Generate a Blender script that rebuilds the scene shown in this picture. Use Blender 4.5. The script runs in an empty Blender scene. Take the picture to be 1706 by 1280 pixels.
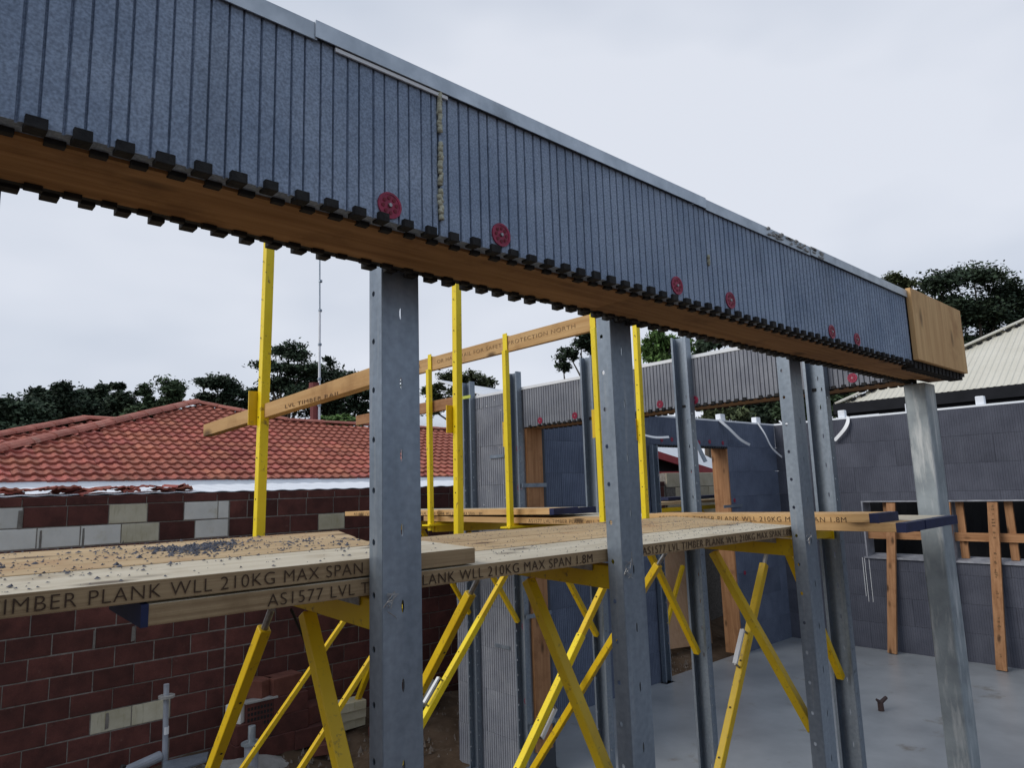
import bpy, math, random
from mathutils import Vector, Matrix
random.seed(7)
SC = bpy.context.scene
COL = SC.collection
H = 2.4                      # eye height above the concrete slab; heights below are given from eye level
rnd = random.random
def U(a, b): return a + (b - a) * rnd()

# ------------------------------------------------------------------ camera
PITCH, ROLL, YAW, FPX = 0.150623, -0.0311022, 0.8309447, 1165.65
_F = Vector((math.cos(YAW), math.sin(YAW), 0)); _R = Vector((math.sin(YAW), -math.cos(YAW), 0)); _U = Vector((0, 0, 1))
FW = _F * math.cos(PITCH) + _U * math.sin(PITCH)
_U2 = _U * math.cos(PITCH) - _F * math.sin(PITCH)
RT = _R * math.cos(ROLL) + _U2 * math.sin(ROLL)
UP = _U2 * math.cos(ROLL) - _R * math.sin(ROLL)
cam = bpy.data.cameras.new('camera'); camo = bpy.data.objects.new('camera', cam); COL.objects.link(camo)
cam.sensor_width = 36; cam.lens = FPX / 1706 * 36; cam.clip_start = .05; cam.clip_end = 3000
m = Matrix((RT, UP, -FW)).transposed().to_4x4(); m.translation = Vector((0, 0, H)); camo.matrix_world = m
SC.camera = camo
def ray(x, y): return FW + RT * ((x - 853) / FPX) - UP * ((y - 640) / FPX)
def at_depth(x, y, d): return ray(x, y) * d            # point seen at a photo pixel, d metres ahead
# ------------------------------------------------------------------ world: overcast
SUN_EL, SUN_AZ = math.radians(34), math.radians(160)      # towards the sun, mostly from -X
w = bpy.data.worlds.new('World'); SC.world = w; w.use_nodes = True
nt = w.node_tree; nt.nodes.clear(); N = nt.nodes.new; L = nt.links.new
out = N('ShaderNodeOutputWorld'); mix = N('ShaderNodeMixShader'); b1 = N('ShaderNodeBackground'); b2 = N('ShaderNodeBackground')
sky = N('ShaderNodeTexSky'); sky.sky_type = 'NISHITA'; sky.sun_disc = False; sky.sun_elevation = SUN_EL
sky.sun_rotation = math.radians(90) - (SUN_AZ - math.pi)  + math.pi
L(sky.outputs[0], b1.inputs[0]); b1.inputs[1].default_value = .1
tc = N('ShaderNodeTexCoord'); mp = N('ShaderNodeMapping'); mp.inputs['Scale'].default_value = (1.1, 1.1, 2.6); mp.inputs['Location'].default_value = (.35, 1.9, .4)
nz = N('ShaderNodeTexNoise'); nz.inputs['Scale'].default_value = 1.25; nz.inputs['Detail'].default_value = 4; nz.inputs['Roughness'].default_value = .5
cr = N('ShaderNodeValToRGB'); cr.color_ramp.elements[0].position = .36; cr.color_ramp.elements[1].position = .76
cr.color_ramp.elements[0].color = (.40, .47, .585, 1); cr.color_ramp.elements[1].color = (.72, .755, .835, 1)
L(tc.outputs['Generated'], mp.inputs[0]); L(mp.outputs[0], nz.inputs['Vector']); 
dt = N('ShaderNodeVectorMath'); dt.operation = 'DOT_PRODUCT'; L(tc.outputs['Generated'], dt.inputs[0]); dt.inputs[1].default_value = ray(760, 330).normalized()
dm = N('ShaderNodeMapRange'); dm.interpolation_type = 'SMOOTHSTEP'; dm.inputs[1].default_value = .25; dm.inputs[2].default_value = 1.0; dm.inputs[3].default_value = -.10; dm.inputs[4].default_value = .20; L(dt.outputs['Value'], dm.inputs[0])
dd = N('ShaderNodeMath'); dd.operation = 'ADD'; L(nz.outputs['Fac'], dd.inputs[0]); L(dm.outputs[0], dd.inputs[1]); L(dd.outputs[0], cr.inputs[0]); L(cr.outputs[0], b2.inputs[0]); b2.inputs[1].default_value = .87
mix.inputs[0].default_value = .95
L(b1.outputs[0], mix.inputs[1]); L(b2.outputs[0], mix.inputs[2]); L(mix.outputs[0], out.inputs[0])
# ------------------------------------------------------------------ sun behind cloud
sl = bpy.data.lights.new('sun', 'SUN'); sl.energy = 1.5; sl.angle = math.radians(35); sl.color = (1, .96, .9)
so = bpy.data.objects.new('sun', sl); COL.objects.link(so)
sd = Vector((math.cos(SUN_AZ) * math.cos(SUN_EL), math.sin(SUN_AZ) * math.cos(SUN_EL), math.sin(SUN_EL)))
so.rotation_euler = sd.to_track_quat('Z', 'Y').to_euler(); so.location = (0, 0, 30)
SC.view_settings.view_transform = 'Standard'; SC.view_settings.look = 'None'; SC.view_settings.exposure = .28; SC.view_settings.gamma = 1
SC.view_settings.use_curve_mapping = False

# ------------------------------------------------------------------ materials
def mk(name, c1, c2=None, sc=(1, 1, 1), ns=5, det=6, rough=.7, metal=0, bump=0, lo=.35, hi=.65, var=.12, fine=0, fscale=220, spec=.4, c3=None, s3=2.0, a3=(.55, .7), hue=0, streak=None, knot=None):
    mt = bpy.data.materials.new(name); mt.use_nodes = True; t = mt.node_tree; nn = t.nodes.new; ll = t.links.new
    bs = t.nodes['Principled BSDF']; bs.inputs['Roughness'].default_value = rough; bs.inputs['Metallic'].default_value = metal
    bs.inputs['Specular IOR Level'].default_value = spec
    c2 = c2 or c1
    tc = nn('ShaderNodeTexCoord'); oi = nn('ShaderNodeObjectInfo'); mu = nn('ShaderNodeMath'); mu.operation = 'MULTIPLY'; mu.inputs[1].default_value = 41.7
    ll(oi.outputs['Random'], mu.inputs[0])
    ad = nn('ShaderNodeVectorMath'); ad.operation = 'ADD'; ll(tc.outputs['Object'], ad.inputs[0]); ll(mu.outputs[0], ad.inputs[1])
    mp = nn('ShaderNodeMapping'); mp.inputs['Scale'].default_value = sc; ll(ad.outputs[0], mp.inputs[0])
    nz = nn('ShaderNodeTexNoise'); nz.inputs['Scale'].default_value = ns; nz.inputs['Detail'].default_value = det; nz.inputs['Roughness'].default_value = .6
    ll(mp.outputs[0], nz.inputs['Vector'])
    cr = nn('ShaderNodeValToRGB'); cr.color_ramp.elements[0].position = lo; cr.color_ramp.elements[1].position = hi
    cr.color_ramp.elements[0].color = (*c1, 1); cr.color_ramp.elements[1].color = (*c2, 1); ll(nz.outputs['Fac'], cr.inputs[0])
    col = cr.outputs[0]
    if c3:
        n3 = nn('ShaderNodeTexNoise'); n3.inputs['Scale'].default_value = s3; n3.inputs['Detail'].default_value = 8; n3.inputs['Roughness'].default_value = .65
        if streak:
            m3 = nn('ShaderNodeMapping'); m3.inputs['Scale'].default_value = streak; ll(ad.outputs[0], m3.inputs[0]); ll(m3.outputs[0], n3.inputs['Vector'])
        else: ll(ad.outputs[0], n3.inputs['Vector'])
        mr = nn('ShaderNodeMapRange'); mr.inputs[1].default_value = a3[0]; mr.inputs[2].default_value = a3[1]; ll(n3.outputs['Fac'], mr.inputs[0])
        mx = nn('ShaderNodeMix'); mx.data_type = 'RGBA'; ll(mr.outputs[0], mx.inputs[0]); ll(col, mx.inputs[6]); mx.inputs[7].default_value = (*c3, 1); col = mx.outputs[2]
    bh = nz.outputs['Fac']
    if fine:
        nf = nn('ShaderNodeTexNoise'); nf.inputs['Scale'].default_value = fscale; nf.inputs['Detail'].default_value = 2; ll(ad.outputs[0], nf.inputs['Vector'])
        mr = nn('ShaderNodeMapRange'); mr.inputs[1].default_value = .3; mr.inputs[2].default_value = .7; mr.inputs[3].default_value = 1 - fine; mr.inputs[4].default_value = 1 + fine; ll(nf.outputs['Fac'], mr.inputs[0])
        mm = nn('ShaderNodeVectorMath'); mm.operation = 'SCALE'; ll(col, mm.inputs[0]); ll(mr.outputs[0], mm.inputs['Scale']); col = mm.outputs[0]
    if knot:
        mk_ = nn('ShaderNodeMapping'); mk_.inputs['Scale'].default_value = knot; ll(ad.outputs[0], mk_.inputs[0])
        vo = nn('ShaderNodeTexVoronoi'); vo.inputs['Scale'].default_value = 1; ll(mk_.outputs[0], vo.inputs['Vector'])
        mr = nn('ShaderNodeMapRange'); mr.inputs[1].default_value = .08; mr.inputs[2].default_value = .22; mr.inputs[3].default_value = .8; mr.inputs[4].default_value = 0; ll(vo.outputs['Distance'], mr.inputs[0])
        mx = nn('ShaderNodeMix'); mx.data_type = 'RGBA'; ll(mr.outputs[0], mx.inputs[0]); ll(col, mx.inputs[6]); mx.inputs[7].default_value = (.05, .025, .012, 1); col = mx.outputs[2]
    hs = nn('ShaderNodeHueSaturation'); ll(col, hs.inputs['Color'])
    mv = nn('ShaderNodeMapRange'); mv.inputs[3].default_value = 1 - var; mv.inputs[4].default_value = 1 + var; ll(oi.outputs['Random'], mv.inputs[0]); ll(mv.outputs[0], hs.inputs['Value'])
    if hue:
        mh = nn('ShaderNodeMath'); mh.operation = 'FRACT'; m7 = nn('ShaderNodeMath'); m7.operation = 'MULTIPLY'; m7.inputs[1].default_value = 7.31
        ll(oi.outputs['Random'], m7.inputs[0]); ll(m7.outputs[0], mh.inputs[0])
        m8 = nn('ShaderNodeMapRange'); m8.inputs[3].default_value = .5 - hue; m8.inputs[4].default_value = .5 + hue; ll(mh.outputs[0], m8.inputs[0]); ll(m8.outputs[0], hs.inputs['Hue'])
    ll(hs.outputs[0], bs.inputs['Base Color'])
    if bump:
        bp = nn('ShaderNodeBump'); bp.inputs['Strength'].default_value = bump; bp.inputs['Distance'].default_value = .01; ll(bh, bp.inputs['Height']); ll(bp.outputs[0], bs.inputs['Normal'])
    return mt
foam = mk('grey foam', (.235, .300, .410), (.345, .415, .530), ns=4, det=8, rough=.85, fine=.28, fscale=210, var=.10, bump=.15, c3=(.12, .15, .20), s3=5, a3=(.55, .9), streak=(1, 1, .22))
foam_lit = mk('sunlit grey foam', (.18, .192, .228), (.262, .276, .312), ns=4, det=8, rough=.85, fine=.2, fscale=210, var=.08, bump=.15, c3=(.37, .375, .40), s3=9, a3=(.6, .9), streak=(1, 1, .25))  # same foam; light falling on its -X faces is put into this colour
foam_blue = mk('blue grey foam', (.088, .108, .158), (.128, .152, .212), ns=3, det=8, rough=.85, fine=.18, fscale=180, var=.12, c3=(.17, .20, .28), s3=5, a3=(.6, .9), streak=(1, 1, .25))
foam_dark = mk('blackish foam', (.014, .014, .015), (.032, .031, .030), ns=30, rough=.95, bump=.5)  # much darker foam for the teeth and the boarded end
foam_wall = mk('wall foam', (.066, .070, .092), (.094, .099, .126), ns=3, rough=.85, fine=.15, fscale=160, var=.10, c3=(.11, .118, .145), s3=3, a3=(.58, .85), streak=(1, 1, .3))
foam_back = mk('foam core', (.06, .066, .078), rough=.9)
WOODS = {}
def wood(kind, ax):
    k = (kind, ax)
    if k not in WOODS:
        sc = [14, 14, 14]; sc['xyz'.index(ax)] = .9
        if kind == 'face': sc[2] = 55; sc['xyz'.index(ax)] = .7
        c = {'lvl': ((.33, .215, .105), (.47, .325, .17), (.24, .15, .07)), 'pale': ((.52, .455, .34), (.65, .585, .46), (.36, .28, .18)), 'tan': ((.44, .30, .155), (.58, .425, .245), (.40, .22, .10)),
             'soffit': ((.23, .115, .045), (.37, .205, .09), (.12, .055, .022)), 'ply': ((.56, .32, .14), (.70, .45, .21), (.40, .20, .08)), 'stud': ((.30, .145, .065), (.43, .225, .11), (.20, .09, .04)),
             'rail': ((.50, .29, .12), (.64, .41, .19), (.30, .155, .06)), 'face': ((.26, .175, .095), (.40, .285, .16), (.17, .105, .05)), 'peach': ((.50, .30, .17), (.57, .36, .22), (.44, .25, .13))}[kind]
        mt = mk(f'{kind} timber {ax}', c[0], c[1], sc=tuple(sc), ns=2.2, det=9, rough=.75, bump=.25, var=.1, c3=c[2], s3=5, a3=(.52, .8), spec=.25, knot=None if kind in ('face', 'lvl', 'peach') else tuple(3.2 if a == ax else 7.5 for a in 'xyz'))
        WOODS[k] = mt
    return WOODS[k]
galv = mk('galvanised steel', (.195, .235, .285), (.28, .325, .38), sc=(1, 1, .15), ns=9, rough=.38, metal=.5, var=.06, fine=.10, fscale=55, c3=(.36, .38, .40), s3=14, a3=(.56, .8), streak=(2.2, 2.2, .12))
galv_old = mk('weathered galvanised steel', (.22, .25, .27), (.33, .37, .39), ns=7, det=10, rough=.5, metal=.3, lo=.35, hi=.65, c3=(.52, .54, .54), s3=6, a3=(.50, .66), streak=(3, 3, .45), bump=.1)
capm = mk('bright galvanised steel', (.42, .47, .52), (.60, .65, .70), ns=12, det=8, rough=.4, metal=.4, c3=(.27, .30, .33), s3=7, a3=(.56, .75))
steel = mk('zinc screw', (.40, .40, .40), (.25, .25, .25), ns=60, rough=.4, metal=.8)
yellow = mk('yellow paint', (.82, .60, .006), (.90, .69, .010), ns=6, rough=.45, var=.05, c3=(.33, .21, .03), s3=42, a3=(.60, .68), spec=.45)
yellow2 = mk('deep yellow paint', (.68, .43, .006), (.76, .51, .010), ns=6, rough=.45, var=.06, c3=(.28, .17, .03), s3=34, a3=(.59, .70), spec=.45)
navy = mk('blue end paint', (.006, .011, .045), (.011, .018, .075), ns=25, rough=.6)
red = mk('red plastic', (.40, .022, .075), (.24, .014, .05), ns=70, rough=.45)
red_in = mk('dark red recess', (.16, .008, .02), rough=.6)
black = mk('black rubber', (.012, .012, .013), rough=.6)
ink = mk('dark brown ink', (.035, .017, .010), (.17, .11, .06), ns=75, rough=.8, lo=.48, hi=.72)
whitep = mk('white plastic', (.84, .84, .84), (.76, .77, .78), ns=8, rough=.5)
white_metal = mk('white painted metal', (.72, .75, .79), (.80, .82, .85), ns=3, rough=.5, c3=(.55, .55, .55), s3=6, a3=(.6, .8))
beadm = mk('expanding foam', (.40, .38, .27), (.58, .56, .43), ns=45, rough=.9, bump=.6, c3=(.22, .21, .15), s3=20, a3=(.55, .75))
brickm = mk('dark red brick', (.072, .025, .020), (.130, .043, .034), ns=6, det=8, rough=.9, bump=.4, var=.28, c3=(.15, .075, .06), s3=14, a3=(.62, .8), fine=.12, fscale=120)
brick_or = mk('orange red brick', (.12, .042, .028), (.18, .066, .045), ns=9, rough=.9, bump=.3, var=.2)
creamm = mk('cream brick', (.60, .585, .53), (.72, .70, .645), ns=4, rough=.9, bump=.2, var=.1, c3=(.47, .42, .28), s3=5, a3=(.58, .8))
cream_stain_shade = mk('stained and shaded cream brick', (.48, .43, .29), (.62, .57, .43), ns=5, rough=.9, bump=.2, var=.1, c3=(.36, .31, .17), s3=6, a3=(.55, .78), streak=(6, 6, .8))  # yellowish stained cream; on the low slabs it stands for shade
mortarm = mk('grey mortar', (.17, .15, .13), (.27, .245, .215), ns=25, rough=.95, bump=.4)
tilem = mk('terracotta tile', (.33, .095, .065), (.45, .148, .10), ns=7, det=8, rough=.75, var=.22, hue=.008, bump=.15, c3=(.40, .145, .10), s3=6, a3=(.58, .8))
capt = mk('ridge tile', (.34, .108, .078), (.45, .165, .12), ns=9, rough=.8, var=.15, c3=(.45, .25, .19), s3=5, a3=(.55, .75))
slabm = mk('concrete slab', (.25, .265, .28), (.36, .378, .39), ns=1.3, det=10, rough=.36, var=0, c3=(.20, .18, .15), s3=2.2, a3=(.60, .72), bump=.05, spec=.5)
soilm = mk('brown soil', (.055, .036, .023), (.125, .085, .057), ns=3, det=12, rough=1, bump=.8, c3=(.16, .125, .095), s3=9, a3=(.55, .75), spec=.1, var=0)
creamroof = mk('cream metal roof', (.60, .57, .48), (.66, .63, .54), ns=2, rough=.5, var=0)
darkfascia = mk('dark fascia', (.008, .009, .012), (.013, .014, .018), ns=4, rough=.6, spec=.15)
rustred = mk('rust red paint', (.15, .03, .028), (.20, .045, .04), ns=5, rough=.6)
redpaint = mk('red fascia paint', (.30, .022, .03), (.36, .035, .04), ns=5, rough=.5)
concm = mk('rough concrete', (.30, .29, .27), (.42, .41, .39), ns=8, det=10, rough=.95, bump=.6)
pvc = mk('grey pvc', (.27, .29, .33), (.37, .39, .43), ns=6, rough=.45, c3=(.25, .23, .2), s3=9, a3=(.58, .75))
bark = mk('grey bark', (.10, .08, .065), (.20, .17, .14), sc=(1, 1, .2), ns=6, rough=1, bump=.5)
grey_trim = mk('grey trim', (.20, .205, .235), (.33, .335, .36), ns=9, det=9, rough=.6, c3=(.12, .125, .14), s3=7, a3=(.55, .75))
ink2 = mk('faded ink', (.16, .085, .04), (.34, .20, .09), ns=25, rough=.8, lo=.4, hi=.7)
tape = mk('yellow crayon', (.45, .5, .08), rough=.6)
def leafmat(name, a, b):
    mt = mk(name, a, b, ns=.55, det=5, rough=.75, var=.15, lo=.3, hi=.7, spec=.2)
    t = mt.node_tree; bs = t.nodes['Principled BSDF']; g = t.nodes.new('ShaderNodeNewGeometry'); hs = [n for n in t.nodes if n.type == 'HUE_SAT'][0]
    h2 = t.nodes.new('ShaderNodeHueSaturation'); mr = t.nodes.new('ShaderNodeMapRange'); mr.inputs[3].default_value = .45; mr.inputs[4].default_value = 2.0
    t.links.new(g.outputs['Random Per Island'], mr.inputs[0]); t.links.new(mr.outputs[0], h2.inputs['Value']); t.links.new(hs.outputs[0], h2.inputs['Color']); t.links.new(h2.outputs[0], bs.inputs['Base Color'])
    return mt
leaf_dark = leafmat('dark gum leaves', (.020, .034, .020), (.040, .058, .034))
leaf_mid = leafmat('gum leaves', (.030, .050, .024), (.060, .085, .042))
leaf_olive = leafmat('olive leaves', (.045, .058, .026), (.085, .10, .05))
leaf_green = leafmat('bright green leaves', (.045, .085, .022), (.085, .14, .04))

# ------------------------------------------------------------------ mesh helpers
ORG = {}
class MB:
    def __init__(s): s.v = []; s.f = []
    def add(s, vs, fs):
        o = len(s.v); s.v += [Vector(v) for v in vs]; s.f += [tuple(i + o for i in f) for f in fs]; return s
    def box(s, a, b, sh=None):
        x0, y0, z0 = a; x1, y1, z1 = b
        vs = [(x0, y0, z0), (x1, y0, z0), (x1, y1, z0), (x0, y1, z0), (x0, y0, z1), (x1, y0, z1), (x1, y1, z1), (x0, y1, z1)]
        if sh: vs = [sh(v) for v in vs]
        return s.add(vs, [(0, 3, 2, 1), (4, 5, 6, 7), (0, 1, 5, 4), (1, 2, 6, 5), (2, 3, 7, 6), (3, 0, 4, 7)])
    def beam(s, p, q, wd, ht, side=None):
        p = Vector(p); q = Vector(q); d = (q - p).normalized()
        sd = Vector(side) if side else d.cross(Vector((0, 0, 1)))
        sd = (sd - d * sd.dot(d)).normalized(); n = sd.cross(d)
        a = sd * wd / 2; b = n * ht / 2
        vs = [p - a - b, p + a - b, p + a + b, p - a + b, q - a - b, q + a - b, q + a + b, q - a + b]
        return s.add(vs, [(3, 2, 1, 0), (4, 5, 6, 7), (0, 1, 5, 4), (1, 2, 6, 5), (2, 3, 7, 6), (3, 0, 4, 7)])
    def cyl(s, p, q, r0, r1=None, n=10):
        r1 = r0 if r1 is None else r1
        p = Vector(p); q = Vector(q); d = (q - p).normalized(); a = d.orthogonal().normalized(); b = d.cross(a); o = len(s.v)
        for i in range(n):
            t = 2 * math.pi * i / n; e = a * math.cos(t) + b * math.sin(t); s.v += [p + e * r0, q + e * r1]
        s.f += [(o + 2 * i, o + 2 * ((i + 1) % n), o + 2 * ((i + 1) % n) + 1, o + 2 * i + 1) for i in range(n)]
        s.f += [tuple(o + 2 * i for i in reversed(range(n))), tuple(o + 2 * i + 1 for i in range(n))]
        return s
    def tube(s, pts, r, n=6):
        for a, b in zip(pts, pts[1:]): s.cyl(a, b, r, r, n)
        return s
    def prism(s, poly, ext):
        n = len(poly); e = Vector(ext); vs = [Vector(p) for p in poly]; vs += [p + e for p in vs]
        return s.add(vs, [tuple(range(n)), tuple(reversed(range(n, 2 * n)))] + [(i, i + n, (i + 1) % n + n, (i + 1) % n) for i in range(n)])
    def build(s, name, mat, parent=None, smooth=False, bevel=0, solid=0, base=False):
        lo = Vector([min(v[i] for v in s.v) for i in range(3)]); hi = Vector([max(v[i] for v in s.v) for i in range(3)])
        c = (lo + hi) / 2
        if base: c.z = lo.z
        me = bpy.data.meshes.new(name); me.from_pydata([v - c for v in s.v], [], s.f)
        me.materials.append(mat)
        if smooth: me.polygons.foreach_set('use_smooth', [True] * len(me.polygons))
        o = bpy.data.objects.new(name, me); COL.objects.link(o)
        place(o, c, parent)
        if solid:
            md = o.modifiers.new('thick', 'SOLIDIFY'); md.thickness = solid; md.offset = 0
        if bevel:
            md = o.modifiers.new('edge', 'BEVEL'); md.width = bevel; md.segments = 2; md.limit_method = 'ANGLE'; md.angle_limit = math.radians(40)
        return o
def place(o, c, parent=None):
    w_ = Vector(c) + Vector((0, 0, H)); ORG[o.name] = w_
    if parent: o.parent = parent; o.location = w_ - ORG[parent.name]
    else: o.location = w_
def tag(o, label, cat, group=None, kind=None):
    o['label'] = label; o['category'] = cat
    if group: o['group'] = group
    if kind: o['kind'] = kind
    return o
def thing(name, label, cat, loc, group=None):
    o = bpy.data.objects.new(name, None); COL.objects.link(o); o.empty_display_size = .1
    place(o, loc); return tag(o, label, cat, group)
def share(src, name, c, parent, rot=None, scale=None):
    o = bpy.data.objects.new(name, src.data if hasattr(src, 'data') else src); COL.objects.link(o); place(o, c, parent)
    if rot: o.rotation_euler = rot
    if scale: o.scale = scale
    return o
def structure(o): o['kind'] = 'structure'; return o
def lettering(txt, p, length, height, parent, face='-Y', mat=None, sp=1.12):
    c = bpy.data.curves.new('lettering', 'FONT'); c.body = txt; c.size = 1; c.space_character = sp; c.extrude = .004; c.offset = -.012
    o = bpy.data.objects.new('lettering', c); COL.objects.link(o); c.materials.append(mat or ink)
    bpy.context.view_layer.update()
    o.scale = (length / max(o.dimensions.x, .01), height / .70, .1)
    o.rotation_euler = (math.pi / 2, 0, 0) if face == '-Y' else (math.pi / 2, 0, -math.pi / 2)
    me = bpy.data.meshes.new_from_object(o.evaluated_get(bpy.context.evaluated_depsgraph_get())); me.name = 'lettering'
    q = bpy.data.objects.new('lettering', me); q.scale = o.scale; q.rotation_euler = o.rotation_euler; bpy.data.objects.remove(o); bpy.data.curves.remove(c); COL.objects.link(q); q.name = 'lettering'
    q['kind'] = 'stuff'
    place(q, p, parent); return q

# grooved foam face: along direction u, outward normal n
PER = .0597
def grooved(o, u, n, length, z0, z1, depth=.006, thick=.03, per=PER, gw=.0062):
    mb = MB(); u = Vector(u); n = Vector(n); o = Vector(o)
    prof = []; s = 0.0
    while s < length - 1e-4:
        jg = (U(-.0016, .0016), U(-.0016, 0))
        for a, d in ((0, 0), (.36 * per, 0), (.36 * per + .001, -depth), (.36 * per + gw, -depth), (.36 * per + gw + .001, 0), (per - gw - .001, 0), (per - gw, -depth), (per - .001, -depth)):
            if s + a <= length: prof.append((s + a + jg[0 if a < .5 * per else 1] * (0 < a), d))
        s += per
    prof.append((length, 0 if len(prof) % 8 else prof[-1][1]))
    k = len(prof)
    for zz in (z0, z1):
        for s_, d in prof: mb.v.append(o + u * s_ + n * d + Vector((0, 0, zz)))
    flip = u.cross(n).z > 0
    for i in range(k - 1):
        q = (i, i + 1, i + 1 + k, i + k); mb.f.append(q if not flip else q[::-1])
    b = len(mb.v)
    for zz in (z0, z1):
        for s_ in (0, length): mb.v.append(o + u * s_ - n * thick + Vector((0, 0, zz)))
    mb.f += [tuple(range(k)) + (b + 1, b), tuple(range(k, 2 * k)) + (b + 3, b + 2), (0, b, b + 2, k), (k - 1, 2 * k - 1, b + 3, b + 1), (b, b + 1, b + 3, b + 2)]
    return mb
def washer_mesh():
    mb = MB(); n = 20
    mb.cyl((0, 0, 0), (0, -.0022, 0), .0285, .0285, n)
    for i in range(n):                                              # raised rim
        a0, a1 = 2 * math.pi * i / n, 2 * math.pi * (i + 1) / n
        vs = []
        for y in (-.0022, -.0034):
            for r in (.0235, .0285):
                for a in (a0, a1): vs.append((r * math.cos(a), y, r * math.sin(a)))
        mb.add(vs, [(4, 5, 7, 6), (2, 3, 7, 6), (0, 1, 5, 4)])
    return mb
_ws = None
def washer(p, parent, face='-Y', r=1.0):
    global _ws
    if _ws is None:
        me = bpy.data.meshes.new('washer'); mb = washer_mesh(); me.from_pydata(mb.v, [], mb.f); me.materials.append(red)
        rings = MB()
        for i in range(8):
            a = 2 * math.pi * i / 8; rings.cyl((.016 * math.cos(a), -.003, .016 * math.sin(a)), (.016 * math.cos(a), -.0036, .016 * math.sin(a)), .0042, .0042, 8)
        m2 = bpy.data.meshes.new('washer_recess'); m2.from_pydata(rings.v, [], rings.f); m2.materials.append(red_in)
        sc_ = MB().cyl((0, -.003, 0), (0, -.0065, 0), .005, .004, 8); m3 = bpy.data.meshes.new('screw_head'); m3.from_pydata(sc_.v, [], sc_.f); m3.materials.append(steel)
        _ws = (me, m2, m3)
    rot = (0, U(0, 1), 0) if face == '-Y' else (0, 0, -math.pi / 2)
    a = share(_ws[0], 'washer', p, parent, rot, (r, 1, r))
    for me, nm in ((_ws[1], 'washer_recess'), (_ws[2], 'screw_head')):
        b = bpy.data.objects.new(nm, me); COL.objects.link(b); b.parent = a
    return a

# ------------------------------------------------------------------ ground, slab
def ground():
    xs = [-600, -200, -60, -20, -8] + [-4 + .18 * i for i in range(90)] + [14, 20, 40, 100, 300, 900]
    ys = [-600, -100, -20, -5, 0, 2, 3, 4] + [4.6 + .14 * i for i in range(22)] + [8, 9, 12, 20, 40, 100, 300, 900]
    mb = MB()
    def hz(x, y):
        b = -2.52 + .22 * min(1, max(0, (y - 5.7) / 1.2))
        if -4 < x < 12 and 4.5 < y < 7.6: b += .045 * (math.sin(x * 5.1 + y * 3) * math.sin(y * 6.3 - x * 2)) * (1 if y > 5.6 else .2) + U(-.018, .018)
        if y > 7.5: b = -2.3
        return b
    for y in ys:
        for x in xs: mb.v.append(Vector((x, y, hz(x, y))))
    n = len(xs)
    mb.f = [(j * n + i, j * n + i + 1, (j + 1) * n + i + 1, (j + 1) * n + i) for j in range(len(ys) - 1) for i in range(n - 1)]
    o = mb.build('ground', soilm, smooth=True); structure(o)
ground()
structure(MB().box((4.62, -4, -2.75), (11.2, 5.62, -2.4)).build('concrete_slab', slabm, bevel=.006))

# ------------------------------------------------------------------ near lintel
LB, LT, LY0, LY1 = .556, .893, 1.18, 1.44
lint = thing('foam_lintel', 'long grey ribbed foam lintel with timber soffit crossing the whole foreground', 'lintel', (1.9, 1.31, LB), 'foam lintels round the corner')
edges = [-.36, .876, 1.95, 2.462, 3.752]
for (a, b), (gd, gg) in zip(zip(edges, edges[1:]), ((.007, .0038), (.012, .0048), (.015, .006), (.015, .006))):
    a2, b2 = a + (.004 if a > 0 else 0), b - .003
    a3 = math.ceil(a2 / PER) * PER
    grooved((a2, LY0, 0), (1, 0, 0), (0, -1, 0), b2 - a2, LB, LT, depth=gd, thick=.045, gw=gg).build('foam_panel', foam, lint)
MB().box((-.36, LY0 + .046, LB + .016), (4.58, LY1 - .02, LT)).build('lintel_core', foam_back, lint)
MB().box((-.36, LY1 - .019, LB), (4.30, LY1, LT)).build('rear_panel', foam, lint)
def teeth(x0, x1, y0, yd, zb, zt, par, swap=False, sgn=1):
    """castellated bottom edge: blocks on the outer side, a lower rim behind them and half blocks on the inner side"""
    mb = MB(); k = math.ceil(x0 / PER)
    def put(xa, xb, da, db, za, zb_):
        ya, yb = sorted((y0 + sgn * da, y0 + sgn * db))
        p, q = (xa, ya, za), (xb, yb, zb_)
        if swap: p, q = (p[1], p[0], p[2]), (q[1], q[0], q[2])
        mb.box(p, q)
    while k * PER + .04 < x1:
        x = k * PER + .004; w_ = .027 + U(-.003, .002); j = U(-.002, .002)
        if rnd() > .035: put(x + j, x + j + w_, -.008 + U(-.003, .002), .020, zb + .003 + U(-.002, .002), zt - .005 + U(-.004, .002))
        put(x + .03 + j, x + .03 + j + w_, .030, .046 + U(-.003, .002), zb + .001, zb + .014)
        k += 1
    put(x0, x1, .009, .038, zb + .011, zt - .004)
    return mb.build('interlock_teeth', foam_dark, par, bevel=.0012)
teeth(-.36, 3.75, LY0 - .002, .06, .546, .574, lint)
teeth(-.36, 4.5, LY1 + .002, .06, .540, .572, lint, sgn=-1)
for a, b in ((-.36, 1.62), (1.622, 4.30)):
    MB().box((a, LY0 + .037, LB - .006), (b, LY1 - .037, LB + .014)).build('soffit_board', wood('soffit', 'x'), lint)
for a, b, dz, dy in ((-.36, .58, -.004, .004), (.575, 1.95, 0, 0), (1.952, 2.70, -.002, .003), (2.702, 3.752, 0, 0)):
    mb = MB().box((a, LY0 - .012 + dy, LT - .002 + dz), (b, LY0 - .009 + dy, LT + .034 + dz)).box((a, LY0 - .0088 + dy, LT + .031 + dz), (b, LY1 - .02, LT + .034 + dz))
    mb.build('cap_angle', capm, lint)
MB().box((.62, LY0 - .008, LT - .012), (.90, LY0 - .004, LT - .004)).build('cap_lip', whitep, lint)
mb = MB()
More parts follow.
